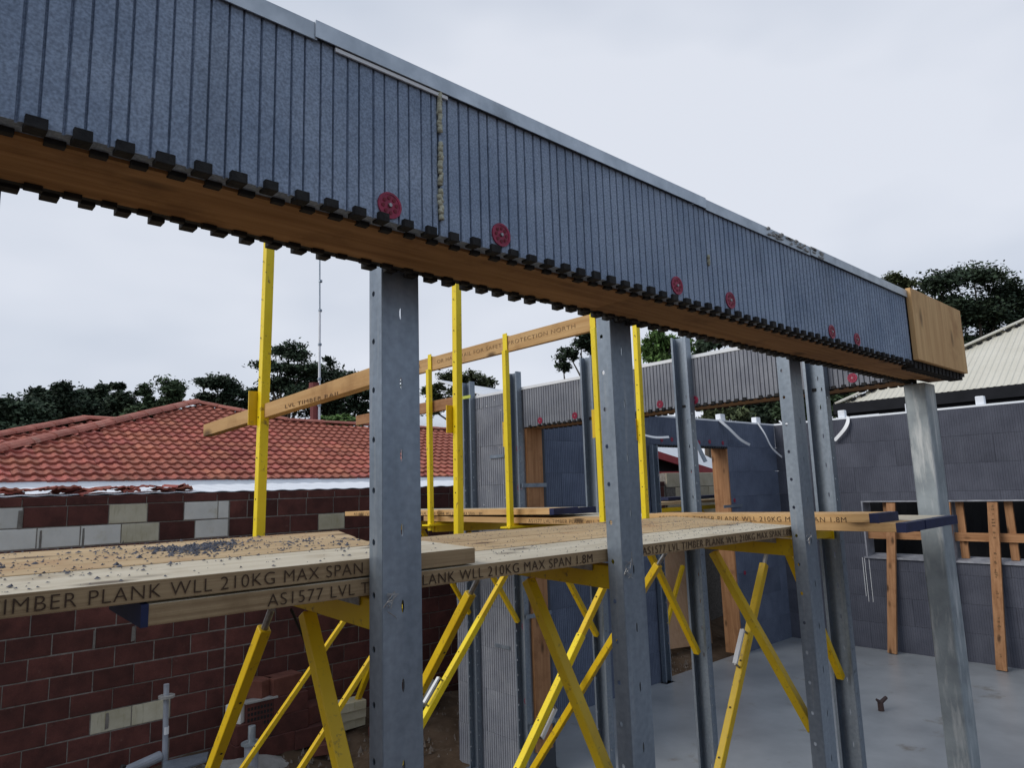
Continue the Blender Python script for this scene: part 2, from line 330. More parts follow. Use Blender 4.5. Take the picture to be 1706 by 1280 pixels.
for i in range(46):
    z = LB + .035 + i * .0066
    if 26 < i < 31 or 9 < i < 12: continue
    r = U(.0042, .0068); x = .879 + U(-.0022, .0022)
    mb.cyl((x, LY0 - .004, z), (x + U(-.004, .004), LY0 - .004 + U(-.003, .002), z + .011), r, U(.004, .0065), 7)
mb.build('sealing_foam', beadm, lint, smooth=True)
mb = MB()
for i in range(4): mb.cyl((1.953, LY0 - .003, .70 + i * .008), (1.955, LY0 - .004, .712 + i * .008), U(.004, .008), .004, 6)
mb.build('sealing_foam', beadm, lint, smooth=True)
mb = MB()
for i in range(40):
    x = U(2.35, 2.8); z = LT + U(.0, .026); mb.box((x, LY0 - .0145, z), (x + U(.004, .03), LY0 - .0112, z + U(.002, .010)))
mb.build('mortar_smear', concm, lint)
for x, z in ((.748, .590), (1.055, .597), (1.767, .600), (2.072, .603), (2.845, .597), (3.093, .595)):
    washer((x, LY0 - .001, z), lint)
pl = MB().box((3.755, LY0 - .028, .573), (4.545, LY0 - .004, .938)).build('end_board', wood('ply', 'z'), lint, bevel=.002)
MB().box((3.78, LY0, LB + .004), (4.58, LY0 + .058, .90)).build('end_foam', foam_dark, lint)
mb = MB()
for i in range(13):
    x = 3.77 + i * PER; mb.box((x, LY0 - .004, .536), (x + .034, LY0 + .06, .5725))
mb.build('interlock_teeth', foam_dark, lint)
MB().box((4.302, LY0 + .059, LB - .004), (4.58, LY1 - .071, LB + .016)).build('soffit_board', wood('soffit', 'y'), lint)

# ------------------------------------------------------------------ second lintel, running away at the corner
lin2 = thing('foam_lintel', 'shorter pale ribbed foam lintel running from the corner to the timber lined doorway', 'lintel', (4.44, 3.0, LB), 'foam lintels round the corner')
IX, OX = 4.31, 4.58
for a, b in ((LY1 + .01, 2.30), (2.303, 3.42), (3.423, 4.585)):
    grooved((IX, a, 0), (0, 1, 0), (-1, 0, 0), b - a, LB, LT + .005, depth=.009, thick=.045, gw=.006).build('foam_panel', foam_lit, lin2)
MB().box((IX + .046, LY1 + .01, LB + .016), (OX - .02, 4.585, LT)).build('lintel_core', foam_back, lin2)
MB().box((OX - .019, LY1 + .01, LB), (OX, 4.585, LT)).build('outer_panel', foam, lin2)
teeth(LY1 + .03, 4.55, IX - .002, .06, .546, .574, lin2, True)
teeth(LY1 + .03, 4.55, OX + .002, .06, .541, .572, lin2, True, sgn=-1)
MB().box((IX + .037, LY1 + .01, LB - .006), (OX - .037, 4.585, LB + .014)).build('soffit_board', wood('soffit', 'y'), lin2)
MB().box((IX - .004, LY1 + .02, LT + .006), (OX, 5.60, LT + .030)).build('cap_angle', white_metal, lin2)
for y, z in ((3.09, .600), (2.789, .596), (1.691, .603), (4.369, .598), (3.953, .600)): washer((IX - .001, y, z), lin2, '-X')

# ------------------------------------------------------------------ block walls
def cut(rects, o):
    a, b, c, d = o; res = []
    for s0, s1, z0, z1 in rects:
        if s1 <= a or s0 >= b or z1 <= c or z0 >= d: res.append((s0, s1, z0, z1)); continue
        if s0 < a: res.append((s0, a, z0, z1))
        if s1 > b: res.append((b, s1, z0, z1))
        m0, m1 = max(s0, a), min(s1, b)
        if z0 < c: res.append((m0, m1, z0, c))
        if z1 > d: res.append((m0, m1, d, z1))
    return res
CO = .3675
def block_wall(par, o, u, n, s0, s1, opens, thick, mat, bl=1.2, top=.905, zb=-2.4, per=PER, depth=.003, gw=.004):
    u_ = Vector(u); n_ = Vector(n); k = 0; z = zb
    while z < top - .05:
        z1 = min(z + CO, top); off = (k % 2) * .6
        s = s0 - off
        while s < s1:
            a, b = max(s, s0), min(s + bl, s1)
            if b - a > .03:
                R = [(a, b, z, z1)]
                for op in opens: R = cut(R, op)
                for r in R:
                    if r[1] - r[0] > .02 and r[3] - r[2] > .01:
                        jit = U(0, .003)
                        g = grooved(Vector(o) + u_ * (r[0] + .0015) + n_ * jit, u, n, r[1] - r[0] - .003, r[2] + .0012, r[3] - .0012, depth=depth, thick=.05, per=per, gw=gw)
                        g.build('foam_block', mat, par)
            s += bl
        z = z1; k += 1
    R = [(s0, s1, zb, top)]
    for op in opens: R = cut(R, op)
    mb = MB()
    for r in R:
        p = Vector(o) + u_ * r[0] - n_ * .051; q = Vector(o) + u_ * r[1] - n_ * thick
        lo = [min(p[i], q[i]) for i in range(2)]; hi = [max(p[i], q[i]) for i in range(2)]
        mb.box((lo[0], lo[1], r[2]), (hi[0], hi[1], r[3]))
    mb.build('wall_core', foam_back, par)

pier = thing('foam_wall', 'ribbed grey foam wall left of the timber lined doorway', 'wall', (4.44, 5.1, -2.4), 'grey foam block walls')
block_wall(pier, (IX, 4.60, 0), (0, 1, 0), (-1, 0, 0), 0, 1.02, [], OX - IX, foam_lit, top=LT + .005, zb=-2.52, depth=.009, gw=.006)
jb = MB().box((IX + .02, 4.570, -2.2), (OX - .06, 4.598, LB - .01)).build('door_jamb', wood('stud', 'z'), pier)
for z in (.02, -1.10, -2.0):
    MB().box((IX - .06, 4.560, z), (OX - .03, 4.568, z + .035)).build('strap_plate', galv, pier)
for z in (.371, .018, -1.181, -1.8): washer((IX - .001, 4.66, z), pier, '-X')
for z in (.30, -.55, -1.4):
    MB().box((IX - .012, 4.85, z), (IX - .007, 5.05, z + .03)).build('form_tie', galv, pier)
mb = MB()                                                           # scuffed streaks of stray white foam on the face
for i in range(14):
    z = U(-.3, .85); y = U(4.75, 5.4); mb.box((IX - .004, y, z), (IX - .0005, y + U(.003, .010), z + U(.003, .014)))
mb.build('foam_crumbs', whitep, pier)['kind'] = 'stuff'

FY = 5.55
DOOR = (7.55 - 4.58, 9.33 - 4.58, -3, .53)
fwall = thing('foam_wall', 'blue grey foam block wall at the back with a wide doorway and timber jamb', 'wall', (7.7, 5.68, -2.4), 'grey foam block walls')
block_wall(fwall, (4.58, FY, 0), (1, 0, 0), (0, -1, 0), 0, 10.8 - 4.58, [DOOR], .25, foam_blue, depth=.006)
MB().box((4.58, FY - .004, .906), (11.07, FY + .25, .930)).build('top_cap', white_metal, fwall)
MB().box((9.30, FY - .005, -2.4), (9.328, FY + .25, .525)).build('door_jamb', wood('stud', 'z'), fwall)
mb = MB()
for i in range(30): mb.box((7.56 + i * PER, FY - .012, .505), (7.56 + i * PER + .033, FY + .06, .535))
mb.build('interlock_teeth', foam_dark, fwall)
for x, z in ((7.95, .61), (7.72, .6), (8.60, .585), (8.87, .60), (9.22, .59), (9.42, -.25), (9.55, -1.3)): washer((x, FY - .003, z), fwall)
MB().box((9.1, FY - .02, -.35), (9.60, FY - .012, -.31)).build('strap_plate', galv, fwall)
def strap(par, pts, wdir, wd=.045):
    mb = MB(); d = Vector(wdir) * wd / 2; vs = []
    P = [Vector(p) for p in pts]; Q = []
    for i in range(len(P) - 1):
        p0 = P[max(i - 1, 0)]; p1 = P[i]; p2 = P[i + 1]; p3 = P[min(i + 2, len(P) - 1)]
        for k in range(6):
            t = k / 6; Q.append(.5 * ((2 * p1) + (p2 - p0) * t + (2 * p0 - 5 * p1 + 4 * p2 - p3) * t * t + (3 * p1 - p0 - 3 * p2 + p3) * t ** 3))
    Q.append(P[-1])
    for p in Q: vs += [p - d, p + d]
    mb.add(vs, [(2 * i, 2 * i + 1, 2 * i + 3, 2 * i + 2) for i in range(len(Q) - 1)])
    return mb.build('hanging_strap', whitep, par, solid=.004)
for x in (9.35, 10.40): MB().box((x - .065, FY + .04, .93), (x + .065, FY + .13, 1.03)).build('tie_bracket', white_metal, fwall, bevel=.01)
strap(fwall, [(9.15, FY - .01, .93), (9.25, FY - .10, .80), (9.50, FY - .13, .64), (9.85, FY - .08, .57)], (.7, 0, .7), .05)
strap(fwall, [(10.27, FY - .01, .93), (10.30, FY - .10, .75), (10.45, FY - .13, .52), (10.95, FY - .08, .345)], (.5, 0, .85), .035)
strap(fwall, [(7.0, FY - .02, .70), (7.4, FY - .1, .62), (7.75, FY - .1, .63)], (0, .3, .95), .03)
MB().beam((8.25, FY - .03, .90), (8.42, FY - .20, .30), .03, .05).build('bracing_strip', galv, fwall)

RX = 10.8
rwall = thing('foam_wall', 'dark grey foam block wall with propped window openings on the right', 'wall', (10.95, 2, -2.4), 'grey foam block walls')
WZ0, WZ1 = -1.12, -.315
def S(y): return 5.55 - y
OPS = [(S(4.30), S(3.40), WZ0, WZ1), (S(3.18), S(.2), WZ0, WZ1)]
block_wall(rwall, (RX, 5.55, 0), (0, -1, 0), (-1, 0, 0), 0, 7.4, OPS, .27, foam_wall)
MB().box((RX - .004, -1.85, .906), (RX + .27, 5.549, .932)).build('top_cap', white_metal, rwall)
for y in (4.48, 3.53, 2.66): MB().box((RX + .05, y - .052, .932), (RX + .13, y + .052, 1.05)).build('tie_bracket', white_metal, rwall, bevel=.012)
strap(rwall, [(RX - .01, 4.36, .94), (RX - .06, 4.35, .85), (RX - .08, 4.41, .74), (RX - .07, 4.57, .59)], (0, .75, .4), .06)
for (y1, y0) in ((4.30, 3.40), (3.18, .2)):
    f = MB().box((RX - .012, y0, WZ1 - .02), (RX + .26, y1, WZ1 - .001)).box((RX - .012, y1 - .02, WZ0), (RX + .26, y1 - .001, WZ1 - .021)).build('window_lining', grey_trim, rwall)
    MB().box((RX - .03, y0 - .02, WZ0 - .012), (RX + .26, y1 + .03, WZ0 + .012), sh=lambda v: (v[0], v[1], v[2] + .12 * (v[0] - RX))).build('window_sill', grey_trim, rwall)
    MB().box((RX + .07, y0, -.86), (RX + .115, y1 - .022, -.75)).build('window_rail', wood('stud', 'y'), rwall)
for y in (4.05, 3.44, 3.12, 2.56): MB().box((RX + .12, y - .09, WZ0 + .03), (RX + .165, y, WZ1 - .022)).build('window_stud', wood('stud', 'z'), rwall)
mb = MB()
for y0 in (4.33, 4.36, 4.27):                                   # drips of white below the sill corner
    mb.box((RX - .006, y0, -1.45 - rnd() * .4), (RX - .001, y0 + .006, -1.13))
mb.build('paint_drip', whitep, rwall)
# timber props leaning on that wall
for (yt, yb, xb, lab) in ((3.90, 4.02, 10.62, 'narrow reddish timber prop leaning in the window nearest the room corner'), (2.66, 2.72, 10.52, 'stamped reddish timber prop leaning across the wide window at the right edge')):
    t = thing('timber_prop', lab, 'prop', (xb, yb, -2.4), 'timber props at the windows')
    MB().beam((xb, yb, -2.39), (RX + .03, yt, WZ1 - .03), .115, .045, side=(0, 1, 0)).build('stud', wood('stud', 'z'), t)
    if yt < 3: 
        mb = MB()
        for i in range(34):
            f = U(.08, .98); c = Vector((xb, yb, -2.39)).lerp(Vector((RX + .03, yt, WZ1 - .03)), f); mb.box((c.x - .030, c.y + U(-.02, 0), c.z), (c.x - .0245, c.y + U(.004, .016), c.z + U(.004, .018)))
        mb.build('stamp_mark', ink2, t)['kind'] = 'stuff'
t = thing('timber_prop', 'reddish timber prop beside the galvanised corner post at the window edge', 'prop', (10.6, 3.0, -1.9), 'timber props at the windows')
MB().beam((10.55, 3.22, -2.39), (RX + .02, 3.165, WZ1 - .03), .05, .045, side=(0, 1, 0)).build('stud', wood('stud', 'z'), t)

# ------------------------------------------------------------------ strongbacks
def plate(mb, o, u, v, wd, ht, holes):
    """sheet wd x ht from o with holes (centre a, b, half sizes) bridged to cells"""
    o = Vector(o); u = Vector(u); v = Vector(v)
    holes = sorted(holes, key=lambda h: h[1]); prev = 0
    P = lambda a, b: o + u * a + v * b
    for (a, b, ra, rb) in holes:
        c0, c1 = b - rb * 1.8, b + rb * 1.8
        if c0 < prev or c1 > ht: continue
        if c0 > prev: mb.add([P(0, prev), P(wd, prev), P(wd, c0), P(0, c0)], [(0, 1, 2, 3)])
        n = 8; inn = []; outp = []
        for i in range(n):
            t = 2 * math.pi * (i + .5) / n; ca, sa = math.cos(t), math.sin(t)
            inn.append(P(a + ra * ca * 1.05, b + rb * sa * 1.05))
            k = max(abs(ca), abs(sa)); ea, eb = ca / k, sa / k
            outp.append(P((a + (wd - a) * ea) if ea > 0 else a + a * ea, b + rb * 1.8 * eb))
        mb.add(inn + outp, [(i, (i + 1) % n, n + (i + 1) % n, n + i) for i in range(n)])
        for ea, eb in ((1, 1), (-1, 1), (-1, -1), (1, -1)):
            pass
        # corners
        C = [P(wd, c1), P(0, c1), P(0, c0), P(wd, c0)]
        idx = [(0, 1), (2, 3), (4, 5), (6, 7)]
        for (i, j), c in zip(idx, C): mb.add([outp[i], outp[j], c], [(0, 2, 1)])
        prev = c1
    mb.add([P(0, prev), P(wd, prev), P(wd, ht), P(0, ht)], [(0, 1, 2, 3)])
def strongback(label, p, u, n, z0, z1, wd=.108, fl=.057, group='steel strongbacks holding the lintels', mat=None, kind='slot', lean=(0, 0)):
    """C channel: web from p along u, flanges along n"""
    t = thing('steel_strongback', label, 'strongback', (p[0], p[1], z0), group)
    u = Vector(u); n = Vector(n); p = Vector((p[0], p[1], 0)); ht = z1 - z0; Z = Vector((0, 0, 1))
    base = p + Z * z0
    web = MB(); zz = .448
    hs = []
    while zz > z0 + .05: hs.append((wd * .5, zz - z0, .0038, .015)); zz -= .178
    hs = [(a, b, c, d) for a, b, c, d in hs] + ([(wd * .5, .627 - z0 + 0, .0038, .015)] if z1 > .75 else [])
    plate(web, base, u, Z, wd, ht, hs); web.build('web', mat or galv, t, solid=.0025)
    for k, q in ((0, base), (1, base + u * wd)):
        fm = MB(); hs = []; zz = .499
        while zz > z0 + .05: hs.append((fl * .66, zz - z0, .0062, .0075)); zz -= .1225
        plate(fm, q, n, Z, fl, ht, hs)
        lp = q + n * fl; du = u * (.016 if k == 0 else -.016)
        fm.add([lp, lp + du, lp + du + Z * ht, lp + Z * ht], [(0, 1, 2, 3)])
        fm.build('flange', mat or galv, t, solid=.0025)
    MB().box((min(base.x, (base + u * wd + n * fl).x) - .03, min(base.y, (base + u * wd + n * fl).y) - .03, z0 - .008), (max(base.x, (base + u * wd + n * fl).x) + .03, max(base.y, (base + u * wd + n * fl).y) + .03, z0)).build('base_plate', galv, t)
    return t
BX = [.899, 1.773, 3.019]
names = ['steel channel strongback nearest the camera, cutting the stamped plank text', 'steel channel strongback second from the left under the near lintel', 'steel channel strongback under the near lintel where the plank deck ends']
for x, lab in zip(BX, names):
    sb = strongback(lab, (x, LY1 + .0125), (1, 0, 0), (0, 1, 0), -2.5, 1.07)
    mb = MB()
    for i in range(7):                                           # twist of tie wire at deck level
        a = Vector((x + U(-.004, .012), LY1 + U(-.002, .008), -.255 + U(-.02, .025))); mb.tube([a, a + Vector((U(.0, .03), U(-.015, .0), U(-.02, .02))), a + Vector((U(.0, .02), U(-.012, .004), U(-.025, .03)))], .0012, 4)
    mb.build('tie_wire', steel, sb)
strongback('steel channel strongback at the far left edge under the near lintel', (.018, LY1 + .0125), (1, 0, 0), (0, 1, 0), -2.5, 1.07)
Y2 = [5.33, 4.66, 3.76, 2.86, 1.90]
n2 = ['steel strongback at the left end of the ribbed foam wall', 'steel strongback just left of the timber door jamb', 'steel strongback rising above the pale lintel beside the doorway', 'steel strongback standing in front of the middle of the pale lintel, bright lipped', 'steel strongback close behind the one where the plank deck ends']
for y, lab in zip(Y2, n2):
    sb = strongback(lab, (IX - .003, y - .065), (0, 1, 0), (-1, 0, 0), -2.5, 1.065, wd=.125)
    if y > 5: MB().box((IX - .062, y - .07, .90), (IX - .0602, y + .06, .93)).build('crayon_mark', tape, sb)
strongback('steel strongback at the left side of the wide back doorway', (7.40, FY - .02), (1, 0, 0), (0, -1, 0), -2.4, .52, wd=.12)
# galvanised corner post
cp = thing('corner_post', 'streaky galvanised square post carrying the boarded end of the lintel', 'post', (4.46, 1.385, -2.4))
MB().box((4.38, 1.327, -2.388), (4.545, 1.442, .534)).build('shaft', galv_old, cp, bevel=.008)
MB().box((4.30, 1.25, -2.4), (4.62, 1.52, -2.388)).build('base_plate', galv_old, cp)
MB().box((4.545, 1.345, -2.388), (4.575, 1.425, .534)).build('side_channel', galv, cp)

# ------------------------------------------------------------------ near scaffold brackets
def pinholes(par, p, q, off, n, r=.005):
    mb = MB(); p = Vector(p); q = Vector(q); off = Vector(off)
    for i in range(n):
        c = p.lerp(q, (i + .7) / n); mb.cyl(c + off, c + off * 1.03, r, r, 6)
    o = mb.build('pin_holes', black, par); o['kind'] = 'stuff'; return o
def brace(par, top, foot, side, wd=.036, tagat=None, screw=True, sleeve=False, tside=1):
    top = Vector(top); foot = Vector(foot); d = (foot - top).normalized()
    b = MB().beam(top + d * .06, foot - d * .12, wd, wd, side).build('brace', yellow2, par, bevel=.004)
    if sleeve: MB().beam(top + d * .62, foot - d * .4, wd * 1.14, wd * 1.14, side).build('outer_sleeve', yellow, b, bevel=.004)
    if screw: MB().cyl(top - d * .02, top + d * .12, .011, .011, 8).build('screw_jack', steel, b); MB().cyl(foot - d * .13, foot, .014, .014, 8).build('screw_jack', steel, b)
    MB().box(foot - Vector((.06, .06, .006)), foot + Vector((.06, .06, .006))).build('foot_plate', steel, b)
    sd = Vector(side).normalized(); nrm = sd.cross(d).normalized()
    if nrm.dot(-top) < 0: nrm = -nrm
    pinholes(b, top + d * .2, foot - d * .3, nrm * wd * .6, 9)
    if tagat:
        nrm = nrm * tside; c = top.lerp(foot, tagat) + nrm * .06
        MB().beam(c - d * .085, c + d * .085, .022, .012, side).build('adjusting_handle', whitep, b)
        MB().cyl(c - d * .085, c - d * .085 - nrm * .05, .006, .006, 6).cyl(c + d * .085, c + d * .085 - nrm * .05, .006, .006, 6).build('handle_pin', steel, b)
    return b
PY = 2.325
XC = [.953, 1.827, 3.073]
blab = ['yellow scaffold bracket hung from the nearest strongback, post tall behind the low rail', 'yellow scaffold bracket hung from the second strongback, with the middle deck post', 'yellow scaffold bracket hung from the strongback at the deck end']
pz = [1.12, 1.12, 1.13]
for i, xc in enumerate(XC):
    t = thing('scaffold_bracket', blab[i], 'scaffold bracket', (xc, 1.9, -.34), 'yellow brackets under the near plank deck')
    a = MB().beam((xc, 1.515, -.292), (xc, PY + .03, -.262), .05, .075, (1, 0, 0)).build('arm', yellow2, t, bevel=.004)
    MB().beam((xc - .03, 1.60, -.262), (xc - .03, 2.2, -.240), .004, .02, (1, 0, 0)).build('arm_lip', steel, a)
    MB().box((xc - .035, 1.508, -.345), (xc + .035, 1.516, -.235)).build('back_plate', yellow, t)
    MB().beam((xc, 1.945, -.33), (xc, 1.520, -1.06), .042, .036, (1, 0, 0)).build('strut', yellow2, t, bevel=.004)
    px = (.966, 1.803, 3.053)[i]
    p = MB().beam((px - .004, PY, -.30), (px + .014, PY, pz[i]), .031, .031, (1, 0, 0)).build('guard_post', yellow, t, bevel=.003)
    MB().box((px - .040, PY + .017, .245), (px + .012, PY + .023, .362)).build('rail_bracket', yellow2, p)
    pinholes(p, (px, PY, -.1), (px + .01, PY, 1.0), (-.0172, 0, 0), 8, .003)
    f = (2.20, 3.90) if i == 0 else ((2.25, 4.0) if i == 1 else (2.24, 3.95))
    brace(t, (xc, f[0], -.36), (xc, f[1], -2.49), (1, 0, 0), tagat=.2 if i == 9 else None)
mb = MB().tube([(.953, 2.05, -.33), (1.02, 2.08, -.45), (1.10, 2.12, -.62)], .004, 6)
tag(mb.build('black_cable', black), 'thin black cable hanging below the nearest bracket arm', 'cable')
# second scaffold brackets
b2 = ['yellow scaffold bracket by the left end of the ribbed wall, its brace reaching far left', 'yellow scaffold bracket by the door jamb strongback, with the leftmost rail post', 'yellow scaffold bracket beside the doorway, its post under the middle of the stamped rail', 'yellow scaffold bracket on the bright lipped strongback, its post at the stamped rail end', 'yellow scaffold bracket near the blue plank ends, its brace standing on the slab']
for i, y in enumerate(Y2):
    t = thing('scaffold_bracket', b2[i], 'scaffold bracket', (3.9, y, -.34), 'yellow brackets under the cross deck')
    MB().beam((4.248, y, -.30), (3.36, y, -.275), .05, .075, (0, 1, 0)).build('arm', yellow2, t, bevel=.004)
    MB().box((4.244, y - .035, -.345), (4.249, y + .035, -.24)).build('back_plate', yellow, t)
    MB().beam((3.71, y, -.335), (4.235, y, -1.13), .040, .034, (0, 1, 0)).build('strut', yellow2, t, bevel=.003)
    sl_ = 1.13 if i < 4 else 1.55
    zf = -2.47 if i < 4 else -2.48
    brace(t, (3.50, y, -.37), (3.50 - (-.37 - zf) / sl_, y, zf), (0, 1, 0), sleeve=i in (2, 3), tagat={2: .42, 3: .40, 4: .21}.get(i), tside=-1 if i == 3 else 1)
    if 0 < i < 4:
        X = 3.33; yp = {1: 4.66, 2: 3.71, 3: 2.855}[i]
        p = MB().box((X - .019, yp - .019, -.30), (X + .019, yp + .019, 1.004)).build('guard_post', yellow, t, bevel=.003)
        MB().box((3.374, yp + .03, .99), (3.380, yp + .075, 1.145)).box((3.38, yp + .03, 1.1225), (3.43, yp + .075, 1.128)).build('rail_hook', yellow, p)
        MB().box((X + .0195, yp + .0, .31), (X + .026, yp + .075, .49)).build('rail_bracket', yellow2, p)
        MB().box((X - .05, yp - .05, -.262), (X + .3, yp + .05, -.25)).build('post_shoe', yellow, p)
t = thing('scaffold_brace', 'orange yellow brace standing on the soil by the brick wall with a zinc foot', 'brace', (3.8, 6.81, -2.33))
MB().beam((3.8, 5.75, -.76), (3.8, 6.75, -2.24), .045, .045, (1, 0, 0)).build('tube', yellow2, t)
MB().cyl((3.8, 6.74, -2.22), (3.8, 6.81, -2.33), .016, .016, 8).box((3.75, 6.76, -2.345), (3.85, 6.86, -2.33)).build('foot', steel, t)

# ------------------------------------------------------------------ planks
TILT = .0438
def sh1(v): return (v[0], v[1], v[2] + TILT * (v[1] - 1.52))
PW = .243; TXT = 'AS1577 LVL TIMBER PLANK WLL 210KG MAX SPAN 1.8M'
def plank1(label, k, x0, x1a, x1b, zt, th=.041, kind='tan', group='timber planks of the near deck'):
    y0 = 1.52 + k * PW + .001; y1 = y0 + PW - .003
    t = thing('timber_plank', label, 'plank', ((x0 + x1a) / 2, (y0 + y1) / 2, zt - th), group)
    mb = MB(); vs = [(x0, y0), (x1a, y0), (x1b, y1), (x0, y1)]
    mb.add([sh1((a, b, zt - th)) for a, b in vs] + [sh1((a, b, zt)) for a, b in vs], [(0, 3, 2, 1), (4, 5, 6, 7), (0, 1, 5, 4), (1, 2, 6, 5), (2, 3, 7, 6), (3, 0, 4, 7)])
    o = mb.build('board', wood(kind, 'x'), t, bevel=.002); o.data.materials.append(wood('face', 'x'))
    for i in (2, 3, 4, 5): o.data.polygons[i].material_index = 1
    return t, y0
def blue_end(t, x, k, zt, th=.041, side=-1, L_=.012):
    y0 = 1.52 + k * PW; y1 = y0 + PW - .001
    a, b = (x - .0015, x + L_) if side < 0 else (x - L_, x + .0015)
    mb = MB(); vs = [(a, y0 - .0006), (b, y0 - .0006), (b, y1), (a, y1)]
    mb.add([sh1((p, q, zt - th - .0012)) for p, q in vs] + [sh1((p, q, zt + .0012)) for p, q in vs], [(0, 3, 2, 1), (4, 5, 6, 7), (0, 1, 5, 4), (1, 2, 6, 5), (2, 3, 7, 6), (3, 0, 4, 7)])
    mb.build('painted_end', navy, t)
ZA, ZB = -.152, -.197
t, _ = plank1('pale stamped top plank at the left, ending beside the nearest strongback', 0, -.9, 1.233, 1.233, ZA, kind='pale')
lettering(TXT, (-.071, 1.5185, ZA - .034), 1.054, .027, t)
plank1('tan crumb strewn middle plank of the upper left layer', 1, -.95, 1.08, 1.13, ZA + .001)
plank1('tan back plank of the upper left layer with a skewed end', 2, -.85, 1.145, 1.215, ZA - .001)
t, _ = plank1('long lower plank with repeated black stamping along its front edge', 0, .404, 3.10, 3.10, ZB - .001, kind='pale')
blue_end(t, .404, 0, ZB - .001)
lettering(TXT, (.652, 1.5185, ZB - .036), 1.055, .027, t)
lettering(TXT, (1.965, 1.5185, ZB - .036), 1.07, .027, t)
t, _ = plank1('tan middle plank of the lower layer under the posts side', 1, .43, 3.14, 3.14, ZB, kind='tan'); blue_end(t, .43, 1, ZB)
t, _ = plank1('tan rear plank of the lower layer at the foot of the yellow posts', 2, .46, 3.18, 3.18, ZB + .0005, kind='tan'); blue_end(t, .46, 2, ZB + .0005)
# crumbs of foam on the deck
def crumbs():
    mb = MB()
    def chip(x, y, s):
        z = (ZA if x < 1.1 or (x < 1.23 and y < 1.76) else ZB) + TILT * (y - 1.52) + .0015
        a = U(0, 6.28); ca, sa = math.cos(a) * s, math.sin(a) * s; h = s * U(.3, .9); k = U(.4, 1)
        mb.add([(x + ca, y + sa, z), (x - sa * k, y + ca * k, z), (x - ca, y - sa, z), (x + sa * k, y - ca * k, z), (x + U(-s, s) * .4, y + U(-s, s) * .4, z + h)], [(0, 1, 4), (1, 2, 4), (2, 3, 4), (3, 0, 4)])
    for i in range(420):
        c = random.choice(((.64, 2.02), (.60, 2.05), (.70, 2.03), (.62, 1.93), (.76, 2.08)))
        chip(random.gauss(c[0], .04), min(2.2, random.gauss(c[1], .04)), U(.003, .009))
    for i in range(900): chip(U(.05, 1.2), min(2.23, max(1.54, random.gauss(1.93, .2))), U(.0012, .005) * (1.8 if rnd() < .15 else 1))
    for i in range(26):
        c = (U(.3, 1.1), min(2.2, max(1.6, random.gauss(1.92, .15))))
        for j in range(7): chip(c[0] + random.gauss(0, .012), c[1] + random.gauss(0, .012), U(.002, .006))
    for i in range(1000): chip(U(1.24, 3.05), U(1.53, 2.2), U(.0012, .0038))
    for i in range(160): chip(random.gauss(2.75, .2), random.gauss(1.9, .12), U(.001, .004))
    return mb.build('foam_debris', mk('foam crumb', (.05, .055, .075), (.15, .155, .18), ns=80, rough=.95))
tag(crumbs(), 'grey foam crumbs scattered and heaped on the plank deck', 'debris', kind='stuff')
# cross deck
def plank2(label, X0, y0, y1, z0, z1, th=.040, kind='lvl', PW2=.238, text=None, ends=(), facek=None):
    t = thing('timber_plank', label, 'plank', (X0 + PW2 / 2, (y0 + y1) / 2, min(z0, z1) - th), 'timber planks of the cross deck')
    def sh(v): return (v[0], v[1], v[2] + z0 + (z1 - z0) * (v[1] - y0) / (y1 - y0))
    o = MB().box((X0, y0, -th), (X0 + PW2, y1, 0), sh=sh).build('board', wood(kind, 'y'), t, bevel=.002)
    for e in ends:
        a, b = (e, e + .04) if e == y0 else (e - .04, e)
        MB().box((X0 - .0012, a - (.0015 if e == y0 else 0), -th - .0012), (X0 + PW2 + .0012, b + (.0015 if e == y1 else 0), .0012), sh=sh).build('painted_end', navy, t)
    if text:
        for (ys, ln, tx) in text:
            zz = z0 + (z1 - z0) * (ys - y0) / (y1 - y0)
            o = lettering(tx, (X0 - .0012, ys, zz - .034), ln, .025, t, '-X')
            o.rotation_euler.y = 0
    return t
plank2('stamped plank on top of the cross deck, passing behind the deck end strongback', 3.40, 1.285, 2.62, -.158, -.165, kind='rail', text=[(2.50, 1.07, TXT)], ends=(1.285,))
plank2('lower cross deck plank on the camera side, blue ended near the corner post', 3.401, 1.175, 4.86, -.199, -.190, kind='rail', text=[(3.60, 1.07, TXT)], ends=(1.175,))
plank2('middle cross deck plank of the lower layer with a blue end', 3.645, 1.172, 4.90, -.198, -.189, kind='pale', ends=(1.172,))
plank2('rear cross deck plank of the lower layer with a blue end', 3.889, 1.178, 4.80, -.198, -.189, kind='pale', ends=(1.178,))
plank2('long upper cross deck plank reaching left past the nearest strongback', 3.40, 3.35, 6.17, -.131, -.157, kind='rail', text=[(5.0, .9, TXT), (6.0, .7, 'AS1577 LVL TIMBER PLANK')], ends=(3.35,))
plank2('upper cross deck plank beside the doorway, blue end facing the corner', 3.645, 3.40, 5.60, -.137, -.150, kind='pale', ends=(3.40,))
